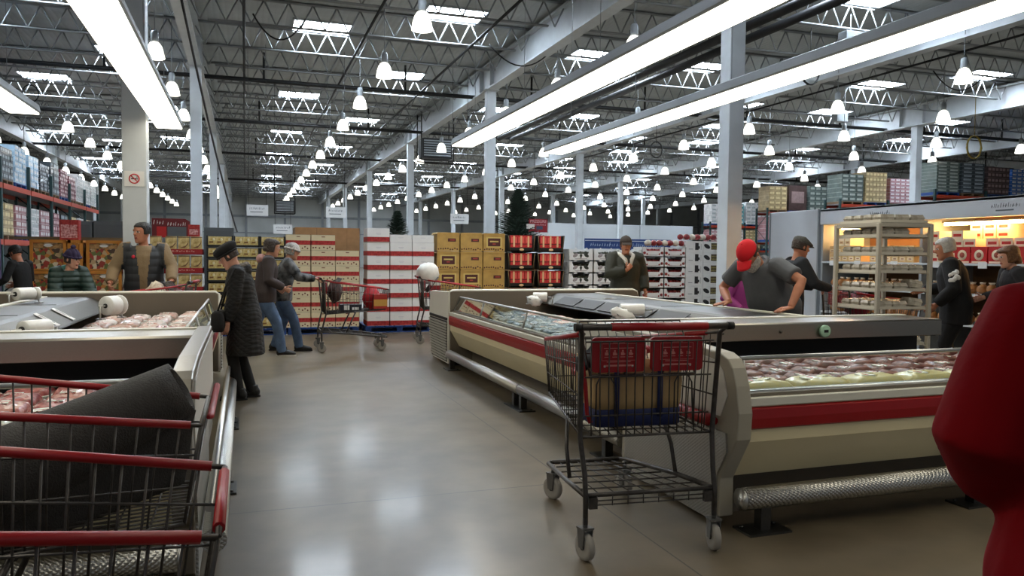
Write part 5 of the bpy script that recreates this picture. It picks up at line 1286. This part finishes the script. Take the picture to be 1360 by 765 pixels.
# yellow boxes in black trays
YB = mat('box_yellow', (206, 176, 88), .5, noise=(16, .25), c2=(226, 208, 150))
mb = MB(); mb.box(-.215, .215, 0, .4, 0, .035); mb.box(-.215, -.195, 0, .4, 0, .195); mb.box(.195, .215, 0, .4, 0, .195); mb.box(-.215, .215, .39, .4, 0, .19); btm = mb.mesh('black_tray', [CRB])
mb = MB(); mb.box(-.062, .062, 0, .1, 0, .142); mb.box(-.045, .02, -.001, 0, .03, .06, 1); mb.ell((.025, 0, .09), (.022, .003, .026), None, 8, 5, 2); ybm = mb.mesh('yellow_box', [YB, mat('box_brown', (120, 84, 40), .5), mat('box_cream', (226, 216, 180), .5)])
for i, x in enumerate((-.41, .03, .465)):
    for k in range(8):
        z = PB + .204 * k
        inst('black_tray', btm, (x, YD + .01, z), f'black tray of yellow boxes, {nth(k + 1)} up in the {nth(i + 1)} stack', 'tray', 'black trays')
        for j in range(3): inst('yellow_box', ybm, (x - .127 + .127 * j, YD + .03, z + .037), f'yellow box, {nth(j + 1)} across in the {nth(k + 1)} black tray up of the {nth(i + 1)} stack', 'box', 'yellow boxes in black trays')
# things behind and on top of the stacks
mb = MB(); mb.box(0, 1.23, 0, .8, .0, 1.96); mb.box(.40, .41, -.001, 0, .0, 1.95, 1); mb.box(.98, .986, -.001, 0, 0, 1.95, 1)
tag(mb.build('bulk_bin', [KRAFT, mat('kraft_seam', (120, 88, 58), .8)], None, (.92, 15.5, 0)), 'big plain brown cardboard bin behind the cream cartons', 'bin')
GREYC = mat('carton_grey', (92, 98, 102), .7, noise=(3, .1))
for x0, x1, z1, lab in ((-2.86, -2.58, 1.99, 'narrow grey carton behind the orange bins'), (-2.55, -1.62, 2.0, 'wide grey carton behind the white column'), (-.72, -.2, 1.92, 'grey carton behind the yellow boxes')):
    mb = MB(); mb.box(x0, x1, 15.5, 15.9, 0, z1); mb.box(x0 + .03, x1 - .03, 15.497, 15.5, .1, z1 - .06, 1); tag(mb.build('grey_carton', [GREYC, mat('carton_grey2', (84, 90, 94), .6)], bevel=.006), lab, 'carton')
def blobs(mb, x0, x1, y, z, h, m, seed):
    r2 = random.Random(seed); x = x0
    while x < x1 - h * .3:
        w = h * r2.uniform(.35, .8); q = r2.uniform(.6, 1.15) * h
        mb.prism([(x, z), (x + w * .3, z + q), (x + w * .55, z + q), (x + w * .3, z)], 'y', y - .003, y, m)
        if r2.random() > .4: mb.box(x, x + w * .8, y - .003, y, z + q * .4, z + q * .55, m)
        x += w + h * .12
t = thing('header_sign', 'dark red header sign with white script above the gold boxes', 'sign', (-1.32, 15.45, 1.72))
mb = MB(); mb.prism([(-.28, 0), (.36, 0), (.36, .3), (.28, .35), (-.28, .35)], 'y', 0, .02); mb.build('board', mat('header_red', (104, 14, 26), .5), t)
mb = MB(); mb.box(-.2, -.04, -.004, 0, .0, .2); mb.build('red_panel', mat('panel_red', (186, 22, 28), .5), t)
mb = MB(); mb.box(-.02, .3, -.004, 0, .0, .2); mb.build('grey_panel', GREYC, t)
mb = MB(); blobs(mb, -.26, -.06, 0, .24, .07, 0, 2); blobs(mb, -.02, .3, 0, .22, .06, 0, 5); mb.build('script', mat('script_white', (216, 206, 206), .5), t)
for x, y, z, w, h, lab in ((-.83, 14.34, 1.728, .18, .2, 'red patterned carton standing on the stack beside the header sign'), (-2.75, 14.5, 1.642, .28, .33, 'red patterned carton standing above the beanie shopper')):
    mb = MB(); mb.box(-w / 2, w / 2, 0, .2, 0, h); mb.box(-w / 2 + .02, w / 2 - .02, -.001, 0, .03, h - .08, 1); tag(mb.build('carton', [BANDR, mat('panel_red2', (196, 60, 66), .5, noise=(30, .5), c2=(230, 180, 180))], None, (x, y, z)), lab, 'carton')
mb = MB(); mb.box(-.85, .85, 0, .12, 0, .05); tag(mb.build('timber', mat('timber', (104, 90, 66), .8, noise=(4, .2, (1, 9, 9))), None, (-2.85, 14.86, 1.642)), 'long brownish timber lying behind the orange fruit bins', 'timber')
# the red sign above the black crates
t = thing('red_sign', 'red sign reading PRESSURE with a white price card, above the black crates', 'sign', (5.87, 15.32, 1.93))
mb = MB(); mb.box(-.21, .21, 0, .02, .02, .30); mb.build('board', mat('sign_maroon', (140, 22, 40), .5), t)
mb = MB(); text_mesh('PRESSURE', .085, mb, Matrix.Translation((0, -.003, .245)) @ Matrix.Rotation(PI / 2, 4, 'X')); blobs(mb, -.08, .19, 0, .165, .03, 0, 8); mb.build('lettering', mat('letter_pink', (226, 180, 186), .5), t)
mb = MB(); mb.box(-.04, .1, -.004, 0, .08, .15); mb.build('picture', mat('sign_blue', (60, 74, 100), .5), t)
mb = MB(); mb.box(-.27, -.09, -.02, -.012, .09, .19); mb.build('price_card', WHITE, t)
mb = MB(); mb.tube([(0, .01, -1.9), (0, .01, .05)], .012, 6); mb.build('pole', GREYPAINT, t)
# trees
NEED = mat('needles', (20, 42, 28), .8, noise=(30, .4)); TRUNK = mat('trunk', (60, 46, 34), .9)
def tree(loc, h, r, lab, n=44):
    t = thing('artificial_tree', lab, 'tree', loc)
    mb = MB(); r2 = random.Random(int(h * 100))
    for i in range(n * 9):
        u = (i / (n * 9)) ** .8; z = h * (.08 + .9 * u); R_ = r * (1 - u) ** .85 * r2.uniform(.65, 1.08) + .02; a = i * 2.399
        d = V((math.cos(a), math.sin(a), .18 + .25 * u)).normalized(); b = V((0, 0, z)); e = b + d * R_
        side = d.cross(V((0, 0, 1))).normalized(); pts = [b + d * R_ * .15]
        for q in range(7):
            c = b + d * R_ * (.25 + .75 * q / 6)
            L = (.05 + .05 * (1 - q / 6)) * (.6 + R_ / r)
            for sgn in (-1, 1):
                tip = c + (side * sgn * .8 + d * .7 + V((0, 0, r2.uniform(-.15, .15)))).normalized() * L
                nn = V((0, 0, .007)); mb.add([c - d * .008 - nn, c + d * .012 - nn, tip, c + d * .004 + nn], [(0, 1, 2), (1, 3, 2), (3, 0, 2)])
        mb.tube([b, e], [.008, .004], 3)
    mb.build('branches', NEED, t)
    mb = MB(); mb.tube([(0, 0, 0), (0, 0, h * .96)], [.03, .008], 6); mb.build('trunk', TRUNK, t)
    mb = MB()
    for k in range(3):
        a = k * 2.094; mb.tube([(0, 0, .06), (.25 * math.cos(a), .25 * math.sin(a), .01)], .012, 5)
    mb.build('stand', CRB, t)
tree((5.52, 15.62, 1.31), 1.58, .66, 'tall dark green artificial tree standing above the black crates of red packs')
tree((2.9, 15.5, 1.75), .58, .24, 'small dark artificial tree top above the white cartons', 10)
mb = MB(); mb.box(-.6, .6, -.4, .4, 0, 1.3); tag(mb.build('plinth_carton', [KRAFT], None, (5.52, 15.75, 0), bevel=.01), 'brown carton the tall artificial tree stands on, behind the black crates', 'carton')
mb = MB(); mb.box(-.4, .4, -.15, .15, 0, 1.74); tag(mb.build('plinth_carton', [KRAFT], None, (2.9, 15.5, 0), bevel=.01), 'brown carton behind the white cartons carrying the small tree', 'carton')
# hanging white price boards
for x, y, z, lab in ((.35, 24, 2.55, 'white price board hung beyond the yellow boxes'), (2.62, 24, 2.55, 'white price board hung beyond the brown bin'), (6.5, 24, 2.45, 'white price board hung beyond the gold cartons'), (1.2, 27, 2.1, 'small white board hung near the grey-haired couple'), (9.3, 24, 1.9, 'white price board behind the white crates')):
    t = thing('price_board', lab, 'sign', (x, y, z), 0, 'hanging price boards')
    mb = MB(); mb.box(-.3, .3, 0, .02, 0, .32); mb.build('board', WHITE, t)
    mb = MB(); blobs(mb, -.22, .22, 0, .18, .07, 0, int(x * 9)); mb.box(-.2, .15, -.002, 0, .1, .12); mb.build('print', GREYC, t)
    mb = MB(); mb.tube([(-.25, .01, .32), (-.25, .01, 5)], .006, 4); mb.tube([(.25, .01, .32), (.25, .01, 5)], .006, 4); mb.build('hanger', PIPE, t)
for x0, x1, lab in ((10.9, 12.4, 'blue fascia board behind the white arched crates'), (12.5, 14.2, 'blue fascia board nearer the tall column')):
    mb = MB(); mb.box(x0, x1, 24, 24.05, 1.72, 2.06); mb.box(x0, x1, 23.995, 24, 1.98, 2.0, 1); blobs(mb, x0 + .2, x1 - .2, 23.995, 1.8, .12, 2, int(x0))
    mb.box(x0 + .1, x0 + .16, 24.0, 24.05, 0, 1.75); mb.box(x1 - .16, x1 - .1, 24.0, 24.05, 0, 1.75)
    tag(mb.build('blue_fascia', [mat('fascia_blue', (38, 66, 124), .5), WHITE, mat('fascia_pale', (170, 186, 210), .5)]), lab, 'fascia board')
mb = MB(); mb.box(-.6, .6, -.3, .3, 0, .9); mb.box(-.5, .5, -.302, -.3, .1, .8, 1); tag(mb.build('purple_bin', [mat('bin_purple', (66, 34, 96), .6), mat('bin_purple2', (90, 60, 130), .5)], None, (-4.4, 14.5, .75)), 'purple bin at the edge of the photo beside the dark-clothed worker', 'bin')
mb = MB(); mb.box(-.7, .7, -.4, .4, .70, .75)
for a in (-.66, .62):
    for b_ in (-.36, .32): mb.box(a, a + .04, b_, b_ + .04, 0, .7)
mb.box(-.3, .5, -.3, .3, .0, .5, 1)
tag(mb.build('display_table', [ALU, CARTRED]), 'metal table under the purple bin, by the dark-clothed worker', 'table').location = (-4.4, 14.5, 0)

# ------------------------------------------------------------------ pallet racks
ORB = mat('rack_orange', (176, 62, 36), .5); GREENP = mat('rack_green', (38, 66, 66), .5)
LOADC = {'blue': ((185, 215, 235), (235, 235, 235)), 'dark': ((69, 78, 85), (161, 173, 182)), 'red': ((137, 67, 81), (235, 208, 210)), 'white': ((235, 235, 235), (185, 194, 196)), 'kraft': ((185, 163, 121), (235, 218, 168)), 'green': ((95, 109, 104), (185, 194, 187)),
         'cyan': ((90, 173, 185), (232, 235, 235)), 'purple': ((121, 85, 126), (185, 161, 185)), 'brown': ((85, 67, 64), (161, 137, 135)), 'bright': ((62, 116, 196), (235, 235, 235)), 'pink': ((185, 137, 142), (235, 232, 232))}
LM = {}
def load_mesh(k, w, d, h, rows, cols):
    key = (k, w, d, h, rows, cols)
    if key in LM: return LM[key]
    a, b = LOADC[k]; A = mat('load_' + k, a, .35, noise=(4, .2), coat=.4); B = mat('load2_' + k, b, .35, noise=(6, .15), coat=.4); mb = MB(); r2 = random.Random(len(LM))
    for i in range(rows):
        for j in range(cols):
            x0 = -w / 2 + j * w / cols; z0 = i * h / rows; t_ = r2.uniform(0, .025)
            mb.box(x0 + .006, x0 + w / cols - .006, t_, d - t_, z0, z0 + h / rows - .012, 0); mb.box(x0 + w / cols * .15, x0 + w / cols * .85, t_ - .003, t_, z0 + h / rows * .3, z0 + h / rows * .75, 1)
    mb.box(-w / 2 + .01, w / 2 - .01, .03, d - .03, 0, h - .02, 1)
    LM[key] = (mb.mesh('load', [A, B])); return LM[key]
def pallet_load(x, y, z, rz, k, w, h, lab, rows=5, cols=4):
    t = thing('pallet_load', lab, 'pallet load', (x, y, z), rz, 'pallet loads on the racks')
    o = bpy.data.objects.new('load', load_mesh(k, w, 1.0, h, rows, cols)); link(o, t); o.location = (0, 0, .135)
    mb = MB(); mb.box(-w / 2, w / 2, 0, 1.0, .105, .13)
    for a in (-w / 2, -.05, w / 2 - .1): mb.box(a, a + .1, 0, 1, 0.004, .105)
    mb.build('pallet', WOODP if len(lab) % 2 else BLUEP, t)
def rack(name_lab, p0, dirv, bays, bw, levels, top, h0=0):
    """upright frames and orange beams; p0 front-left foot, dirv unit vector along the rack"""
    dv = V((*dirv, 0)); nv = V((-dirv[1], dirv[0], 0)); t = thing('pallet_rack', name_lab, 'rack', (p0[0], p0[1], 0), math.atan2(dirv[1], dirv[0]))
    for i in range(bays + 1):
        mb = MB()
        for y in (0, 1.0): mb.box(i * bw - .05, i * bw + .05, y - .04, y + .04, 0, top)
        for q in range(int(top / .8)): mb.tube([(i * bw, 0 if q % 2 else 1, q * .8), (i * bw, 1 if q % 2 else 0, q * .8 + .8)], .02, 4)
        mb.build('upright', GREENP, t)
    for z in levels:
        for i in range(bays):
            mb = MB(); mb.box(i * bw + .05, (i + 1) * bw - .05, -.06, -.01, z - .14, z); mb.box(i * bw + .05, (i + 1) * bw - .05, 1.01, 1.06, z - .14, z); mb.build('beam', ORB, t)
        mb = MB(); mb.box(.05, bays * bw - .05, 0, 1, z - .02, z); mb.build('deck', GREYPAINT, t)
# left rack runs down the hall: front face toward +x
rack('tall pallet rack with orange beams at the photo edge, behind the beanie shopper', (-6.0, 20.6), (0, 1), 6, 2.8, (1.75, 3.22), 3.9)
kinds = ['blue', 'bright', 'dark', 'blue', 'blue', 'dark', 'dark', 'red', 'red', 'white', 'white', 'white']
for i in range(12):
    bay, half = divmod(i, 2); y = 20.6 + bay * 2.8 + .72 + half * 1.36
    pallet_load(-6.02, y, 3.22, PI / 2, kinds[i], 1.15, 1.05 - .1 * (i % 3), f'wrapped pallet load on the upper beams of the edge rack, {nth(i + 1)} from the front', 7 if i % 2 else 5, 3 + i % 3)
    pallet_load(-6.02, y, 1.75, PI / 2, ['kraft', 'white', 'kraft', 'pink', 'white', 'pink', 'red', 'dark'][i % 8], 1.15, .85, f'pallet load on the lower beams of the edge rack, {nth(i + 1)} from the front', 4, 4)
# racks beyond the bakery, running across the hall
def cross_rack(lab, x0, y0, bays, z, specs, low=True):
    rack(lab, (x0, y0), (1, 0), bays, 2.9, (z - 1.75, z), z + .25)
    for i, (k, h, r_, c_) in enumerate(specs):
        bay, half = divmod(i, 2); x = x0 + bay * 2.9 + .75 + half * 1.42
        pallet_load(x, y0 + .02, z, 0, k, 1.28, h, f'wrapped load on top of the {lab.split(", ")[0]}, {nth(i + 1)} along', r_, c_)
        if low: pallet_load(x, y0 + .02, z - 1.75, 0, ['pink', 'white', 'kraft', 'green'][i % 4], 1.28, 1.35, f'load under the beams of the {lab.split(", ")[0]}, {nth(i + 1)} along', 6, 4)
RK = [('rack beyond the fruit crates, farthest of the cross racks', 31.3, 47.5, 2, 3.75, [('white', 1.4, 5, 3), ('cyan', 1.45, 5, 3), ('white', 1.6, 6, 3), ('white', 1.6, 5, 4)]),
      ('rack beyond the butcher, behind the tall column', 28.9, 38.0, 2, 4.15, [('kraft', 1.4, 5, 3), ('brown', 1.5, 1, 1), ('green', 1.5, 5, 3), ('white', 1.5, 5, 5)]),
      ('rack above the white bakery panel, stacked with pale cartons', 26.6, 29.6, 2, 4.05, [('green', 1.3, 6, 3), ('kraft', 1.45, 6, 6), ('pink', 1.2, 7, 4), ('white', 1.25, 7, 4)]),
      ('rack above the bakery fascia, with orange beams facing the aisle', 27.6, 25.2, 4, 4.2, [('green', 1.3, 9, 2), ('dark', 1.3, 8, 2), ('brown', 1.2, 5, 6), ('bright', 1.15, 7, 4), ('brown', 1.3, 6, 4), ('white', 1.2, 5, 4), ('dark', 1.2, 5, 3), ('green', 1.2, 5, 3)])]
for r_ in RK: cross_rack(*r_)
# ------------------------------------------------------------------ bakery wall, shelves and tray rack
XB = 10.0
fas = mat('fascia_white', (196, 200, 206), .5, noise=(2, .03))
mb = MB(); mb.box(XB, XB + .12, 4.6, 11.62, 2.07, 2.35); mb.box(XB, XB + 1.2, 4.6, 11.62, 2.3, 2.35)
t = thing('bakery_counter', 'long white-fronted bakery shelving with warm lights, facing the white-haired man', 'shelving', (0, 0, 0))
mb.build('fascia', fas, t, bevel=.01)
for yy in (7.95, 10.2):
    mb = MB(); blobs(mb, -.22, .22, 0, 0, .06, 0, int(yy)); mb.box(-.15, .12, -.003, 0, -.05, -.03)
    o = mb.build('fascia_mark', GREYC, t, (XB, yy, 2.19)); o.rotation_euler = (0, 0, -PI / 2)
mb = MB(); mb.box(XB + 1.1, XB + 1.2, 4.6, 11.62, 0, 2.3); mb.build('back', mat('bakery_back', (120, 84, 52), .7), t)
for yy in (4.6, 7.1, 9.35, 11.55):
    mb = MB(); mb.box(XB + .02, XB + 1.1, yy, yy + .05, 0, 2.3); mb.build('divider', GREYPAINT, t)
for z in (.5, .95, 1.40):
    mb = MB(); mb.box(XB + (.0 if z < 1.7 else .35), XB + 1.1, 4.65, 11.55, z - .03, z); mb.build('shelf', ALU if z > 1.7 else WHITEMETAL, t)
for yy in (5.4, 6.4, 7.4, 8.2, 9.0, 9.8, 10.6, 11.2):
    mb = MB(); mb.box(XB - .012, XB - .004, yy, yy + .14, 1.33, 1.42); mb.build('shelf_card', WHITE, t)
WARM = mat('warm_tube', (255, 196, 120), .5, emit=75)
for y0, y1 in ((4.8, 7.0), (7.25, 9.25), (9.5, 11.45)):
    mb = MB(); mb.box(XB + .34, XB + .40, y0, y1, 1.985, 2.025); o = mb.build('lamp_tube', WARM, t)
    mb = MB(); mb.box(XB + .30, XB + .44, y0, y1, 2.026, 2.05); mb.build('lamp_tray', GREYPAINT, t)
# white end panel
t = thing('room_divider', 'tall plain white panel beside the bakery shelves, behind the flat cap', 'panel', (XB, 11.68, 0))
mb = MB(); mb.box(0, .06, 0, 1.36, .03, 2.36); mb.build('board', fas, t, bevel=.02)
mb = MB(); mb.box(-.01, .07, -.03, 0, 0, 2.36); mb.box(-.01, .07, 1.36, 1.39, 0, 2.36); mb.build('frame', GREYPAINT, t)
# cartons on the shelves
def bake_carton(w, d, h, m, m2, kind):
    mb = MB(); mb.box(0, d, -w / 2, w / 2, 0, h)
    if kind == 'kraft': mb.box(-.001, 0, -w * .35, w * .35, h * .25, h * .6, 1); mb.box(-.0015, 0, -w * .2, w * .2, h * .35, h * .45, 2)
    else:
        mb.lathe([(0, 0), (w * .3, 0), (w * .3, .002), (0, .002)], (0, 0, h * .5), 14, 1, axis=(-1, 0, 0)); mb.lathe([(0, 0), (w * .16, 0), (w * .16, .003), (0, .003)], (0, 0, h * .5), 12, 2, axis=(-1, 0, 0)); mb.box(-.001, 0, -w * .45, w * .45, h * .02, h * .12, 1)
    return mb.mesh('bakery_carton', [m, m2, mat('bake_print', (150, 60, 40), .5)])
BK = mat('bake_kraft', (222, 186, 130), .6, noise=(7, .08)); BK2 = mat('bake_cream', (240, 220, 180), .6); BR = mat('bake_red', (186, 26, 26), .5, noise=(6, .08)); BW = mat('bake_white', (226, 206, 176), .6)
kc = bake_carton(.145, .3, .135, BK, BK2, 'kraft'); kc2 = bake_carton(.13, .3, .14, BK2, BK, 'kraft'); rc = bake_carton(.26, .3, .24, BR, BW, 'round'); wc = bake_carton(.2, .3, .12, BW, BR, 'kraft'); big = bake_carton(.32, .4, .22, KRAFT, BR, 'kraft')
n_ = 0
def fill(me, ys, z, rows, dz, x, what, where, cat='carton'):
    for i, y in enumerate(ys):
        for k in range(rows if not callable(rows) else rows(i)):
            inst('bakery_carton', me, (x, y, z + k * dz + .003), f'{what}, {nth(k + 1)} up, {nth(i + 1)} along {where}', cat, 'cartons on the bakery shelves')
fill(kc, [11.42 - .155 * i for i in range(5)], 1.40, 2, .138, XB + .12, 'tan bakery carton', 'beside the white panel')
fill(kc2, [11.2 - .15 * i for i in range(2)], 1.68, 1, .14, XB + .12, 'pale bakery carton', 'atop the tan cartons by the white panel')
fill(kc, [10.45 - .155 * i for i in range(6)], 1.40, 2, .138, XB + .12, 'tan bakery carton', 'seen through the tray rack')
fill(wc, [9.25 - .21 * i for i in range(4)], 1.40, lambda i: 4 - i % 2, .122, XB + .14, 'cream bakery carton', 'behind the tray rack posts')
fill(wc, [8.75 - .22 * i for i in range(3)], 1.652, lambda i: 3, .122, XB + .42, 'cream carton', 'behind the red cartons by the white-haired man')
fill(rc, [8.72 - .28 * i for i in range(13)], 1.40, 1, .25, XB + .12, 'red carton with a white disc', 'behind the white-haired man')
fill(wc, [8.3 - .22 * i for i in range(8)], 1.645, 1, .12, XB + .2, 'white and red carton', 'standing on the red disc cartons')
fill(rc, [7.75 - .3 * i for i in range(5)], 1.66, 1, .25, XB + .52, 'red rear-row carton', 'above the brown-haired woman')
fill(big, [7.8 - .42 * i for i in range(4)], 1.915, 1, .2, XB + .5, 'big brown carton', 'on the rear row above the brown-haired woman')
bags = {}
def bread(seed):
    r2 = random.Random(seed); mb = MB(); mb.ell((.1, 0, .07), (.1, .06, .075), n=10, k=7); mb.v = [(x + r2.uniform(-.006, .006), y + r2.uniform(-.006, .006), max(0, z + r2.uniform(-.006, .006))) for x, y, z in mb.v]; mb.tube([(.1, 0, .14), (.1, 0, .17)], [.03, .045], 8, 1)
    return mb.mesh('bread_bag', [mat('bread', (176, 116, 62), .4, noise=(14, .25), coat=.5), mat('bag_tie', (216, 200, 176), .4)])
bm_ = [bread(i) for i in range(3)]
for z, row in ((.95, 'middle'), (.5, 'lowest')):
    for i in range(20):
        inst('bread_bag', bm_[i % 3], (XB + .1, 11.4 - i * .165, z + .004), f'bagged loaf on the {row} bakery shelf, {nth(i + 1)} from the white panel', 'bread', 'bagged loaves on the bakery shelves', rnd.uniform(-.2, .2))
# speed rack with trays and clamshells
RX, RY, RRZ = 6.38, 6.47, math.radians(-5)
t = thing('tray_rack', 'tall pale tray rack of clamshell packs, between the flat cap and white-haired man', 'rack', (RX, RY, 0), RRZ)
W_, D_ = .62, .66; RK_ = mat('rack_pale', (186, 180, 164), .4, .3)
for sx in (-W_ / 2, W_ / 2):
    for sy in (-D_ / 2, D_ / 2):
        mb = MB(); mb.box(sx - .02, sx + .02, sy - .02, sy + .02, .1, 1.815); mb.build('post', RK_, t, bevel=.006)
        mb = MB(); mb.lathe([(0, -.015), (.05, -.015), (.05, .015), (0, .015)], (sx, sy, .05), 12, axis=(1, 0, 0)); mb.build('caster', RUBBER, t)
mb = MB()
for z in (.14, 1.80):
    mb.box(-W_ / 2, W_ / 2, -D_ / 2 - .015, -D_ / 2 + .015, z - .02, z + .02); mb.box(-W_ / 2, W_ / 2, D_ / 2 - .015, D_ / 2 + .015, z - .02, z + .02); mb.box(-W_ / 2 - .015, -W_ / 2 + .015, -D_ / 2, D_ / 2, z - .02, z + .02); mb.box(W_ / 2 - .015, W_ / 2 + .015, -D_ / 2, D_ / 2, z - .02, z + .02)
mb.build('rack_frame', RK_, t)
levels = [.38, .57, .755, .94, 1.125, 1.31, 1.495, 1.68, 1.825]
mb = MB(); TRM = mat('tray_pale', (206, 200, 184), .4, .2)
mb.box(-W_ / 2 + .025, W_ / 2 - .025, -D_ / 2 + .02, D_ / 2 - .02, 0, .006)
for a in (-1, 1): mb.box(-W_ / 2 + .025, W_ / 2 - .025, a * (D_ / 2 - .02) - .004, a * (D_ / 2 - .02) + .004, 0, .028); mb.box(a * (W_ / 2 - .028) - .004, a * (W_ / 2 - .028) + .004, -D_ / 2 + .02, D_ / 2 - .02, 0, .028)
tray_me = mb.mesh('tray', [TRM])
mb = MB()
mb.loft([[(x * s, y * s2, z) for x, y in ((-.085, -.06), (.085, -.06), (.085, .06), (-.085, .06))] for s, s2, z in ((.88, .85, 0), (1, 1, .04), (1.04, 1.05, .042), (1.04, 1.05, .048), (.98, .97, .05), (.88, .82, .075))], 0, False, True)
clam = mb.mesh('clamshell', [mat('clamshell', (176, 168, 150), .25, noise=(12, .25), c2=(206, 200, 186), coat=.6)])
cR, sR = math.cos(RRZ), math.sin(RRZ)
for li, z in enumerate(levels):
    tr = bpy.data.objects.new('tray', tray_me); link(tr); tr.location = (RX, RY, z); tr.rotation_euler = (0, 0, RRZ); tag(tr, f'pale baking tray on the tray rack, {nth(li + 1)} up from the floor', 'tray', 'trays on the tray rack')
    for a in (-W_ / 2 + .01, W_ / 2 - .03):
        mb = MB(); mb.box(a, a + .02, -D_ / 2, D_ / 2, z - .012, z - .001); mb.build('runner', RK_, t)
    c_ = 0
    for i in range(3):
        for j in range(4):
            x = -W_ / 2 + .13 + i * .18; y = -D_ / 2 + .1 + j * .15; c_ += 1
            if li in (7,) and i == 2: continue
            tl = .35 if (i == 2 and j == 0 and li in (2, 3, 4)) else rnd.uniform(-.05, .05)
            o = inst('clamshell', clam, (RX + x * cR - y * sR, RY + x * sR + y * cR, z + .0065 + (.03 if abs(tl) > .2 else 0.002)), f'clamshell pack on the {nth(li + 1)} tray up, {nth(j + 1)} deep in the {nth(i + 1)} line', 'clamshell pack', 'clamshells on the tray rack', RRZ + rnd.uniform(-.03, .03))
            o.rotation_euler[1] = tl * .4
# ------------------------------------------------------------------ light and view
w = bpy.data.worlds.new('world'); SC.world = w; w.use_nodes = True
w.node_tree.nodes['Background'].inputs[0].default_value = (.85, .92, 1.0, 1); w.node_tree.nodes['Background'].inputs[1].default_value = .25
vs = SC.view_settings
SC.display_settings.display_device = 'sRGB'
vs.view_transform = 'Standard'; vs.look = 'None'; vs.gamma = 1; vs.use_curve_mapping = False; vs.exposure = -.12
cy = SC.cycles
cy.use_denoising = True
cy.max_bounces = 6; cy.diffuse_bounces = 3; cy.glossy_bounces = 3; cy.transparent_max_bounces = 16; cy.sample_clamp_indirect = 4
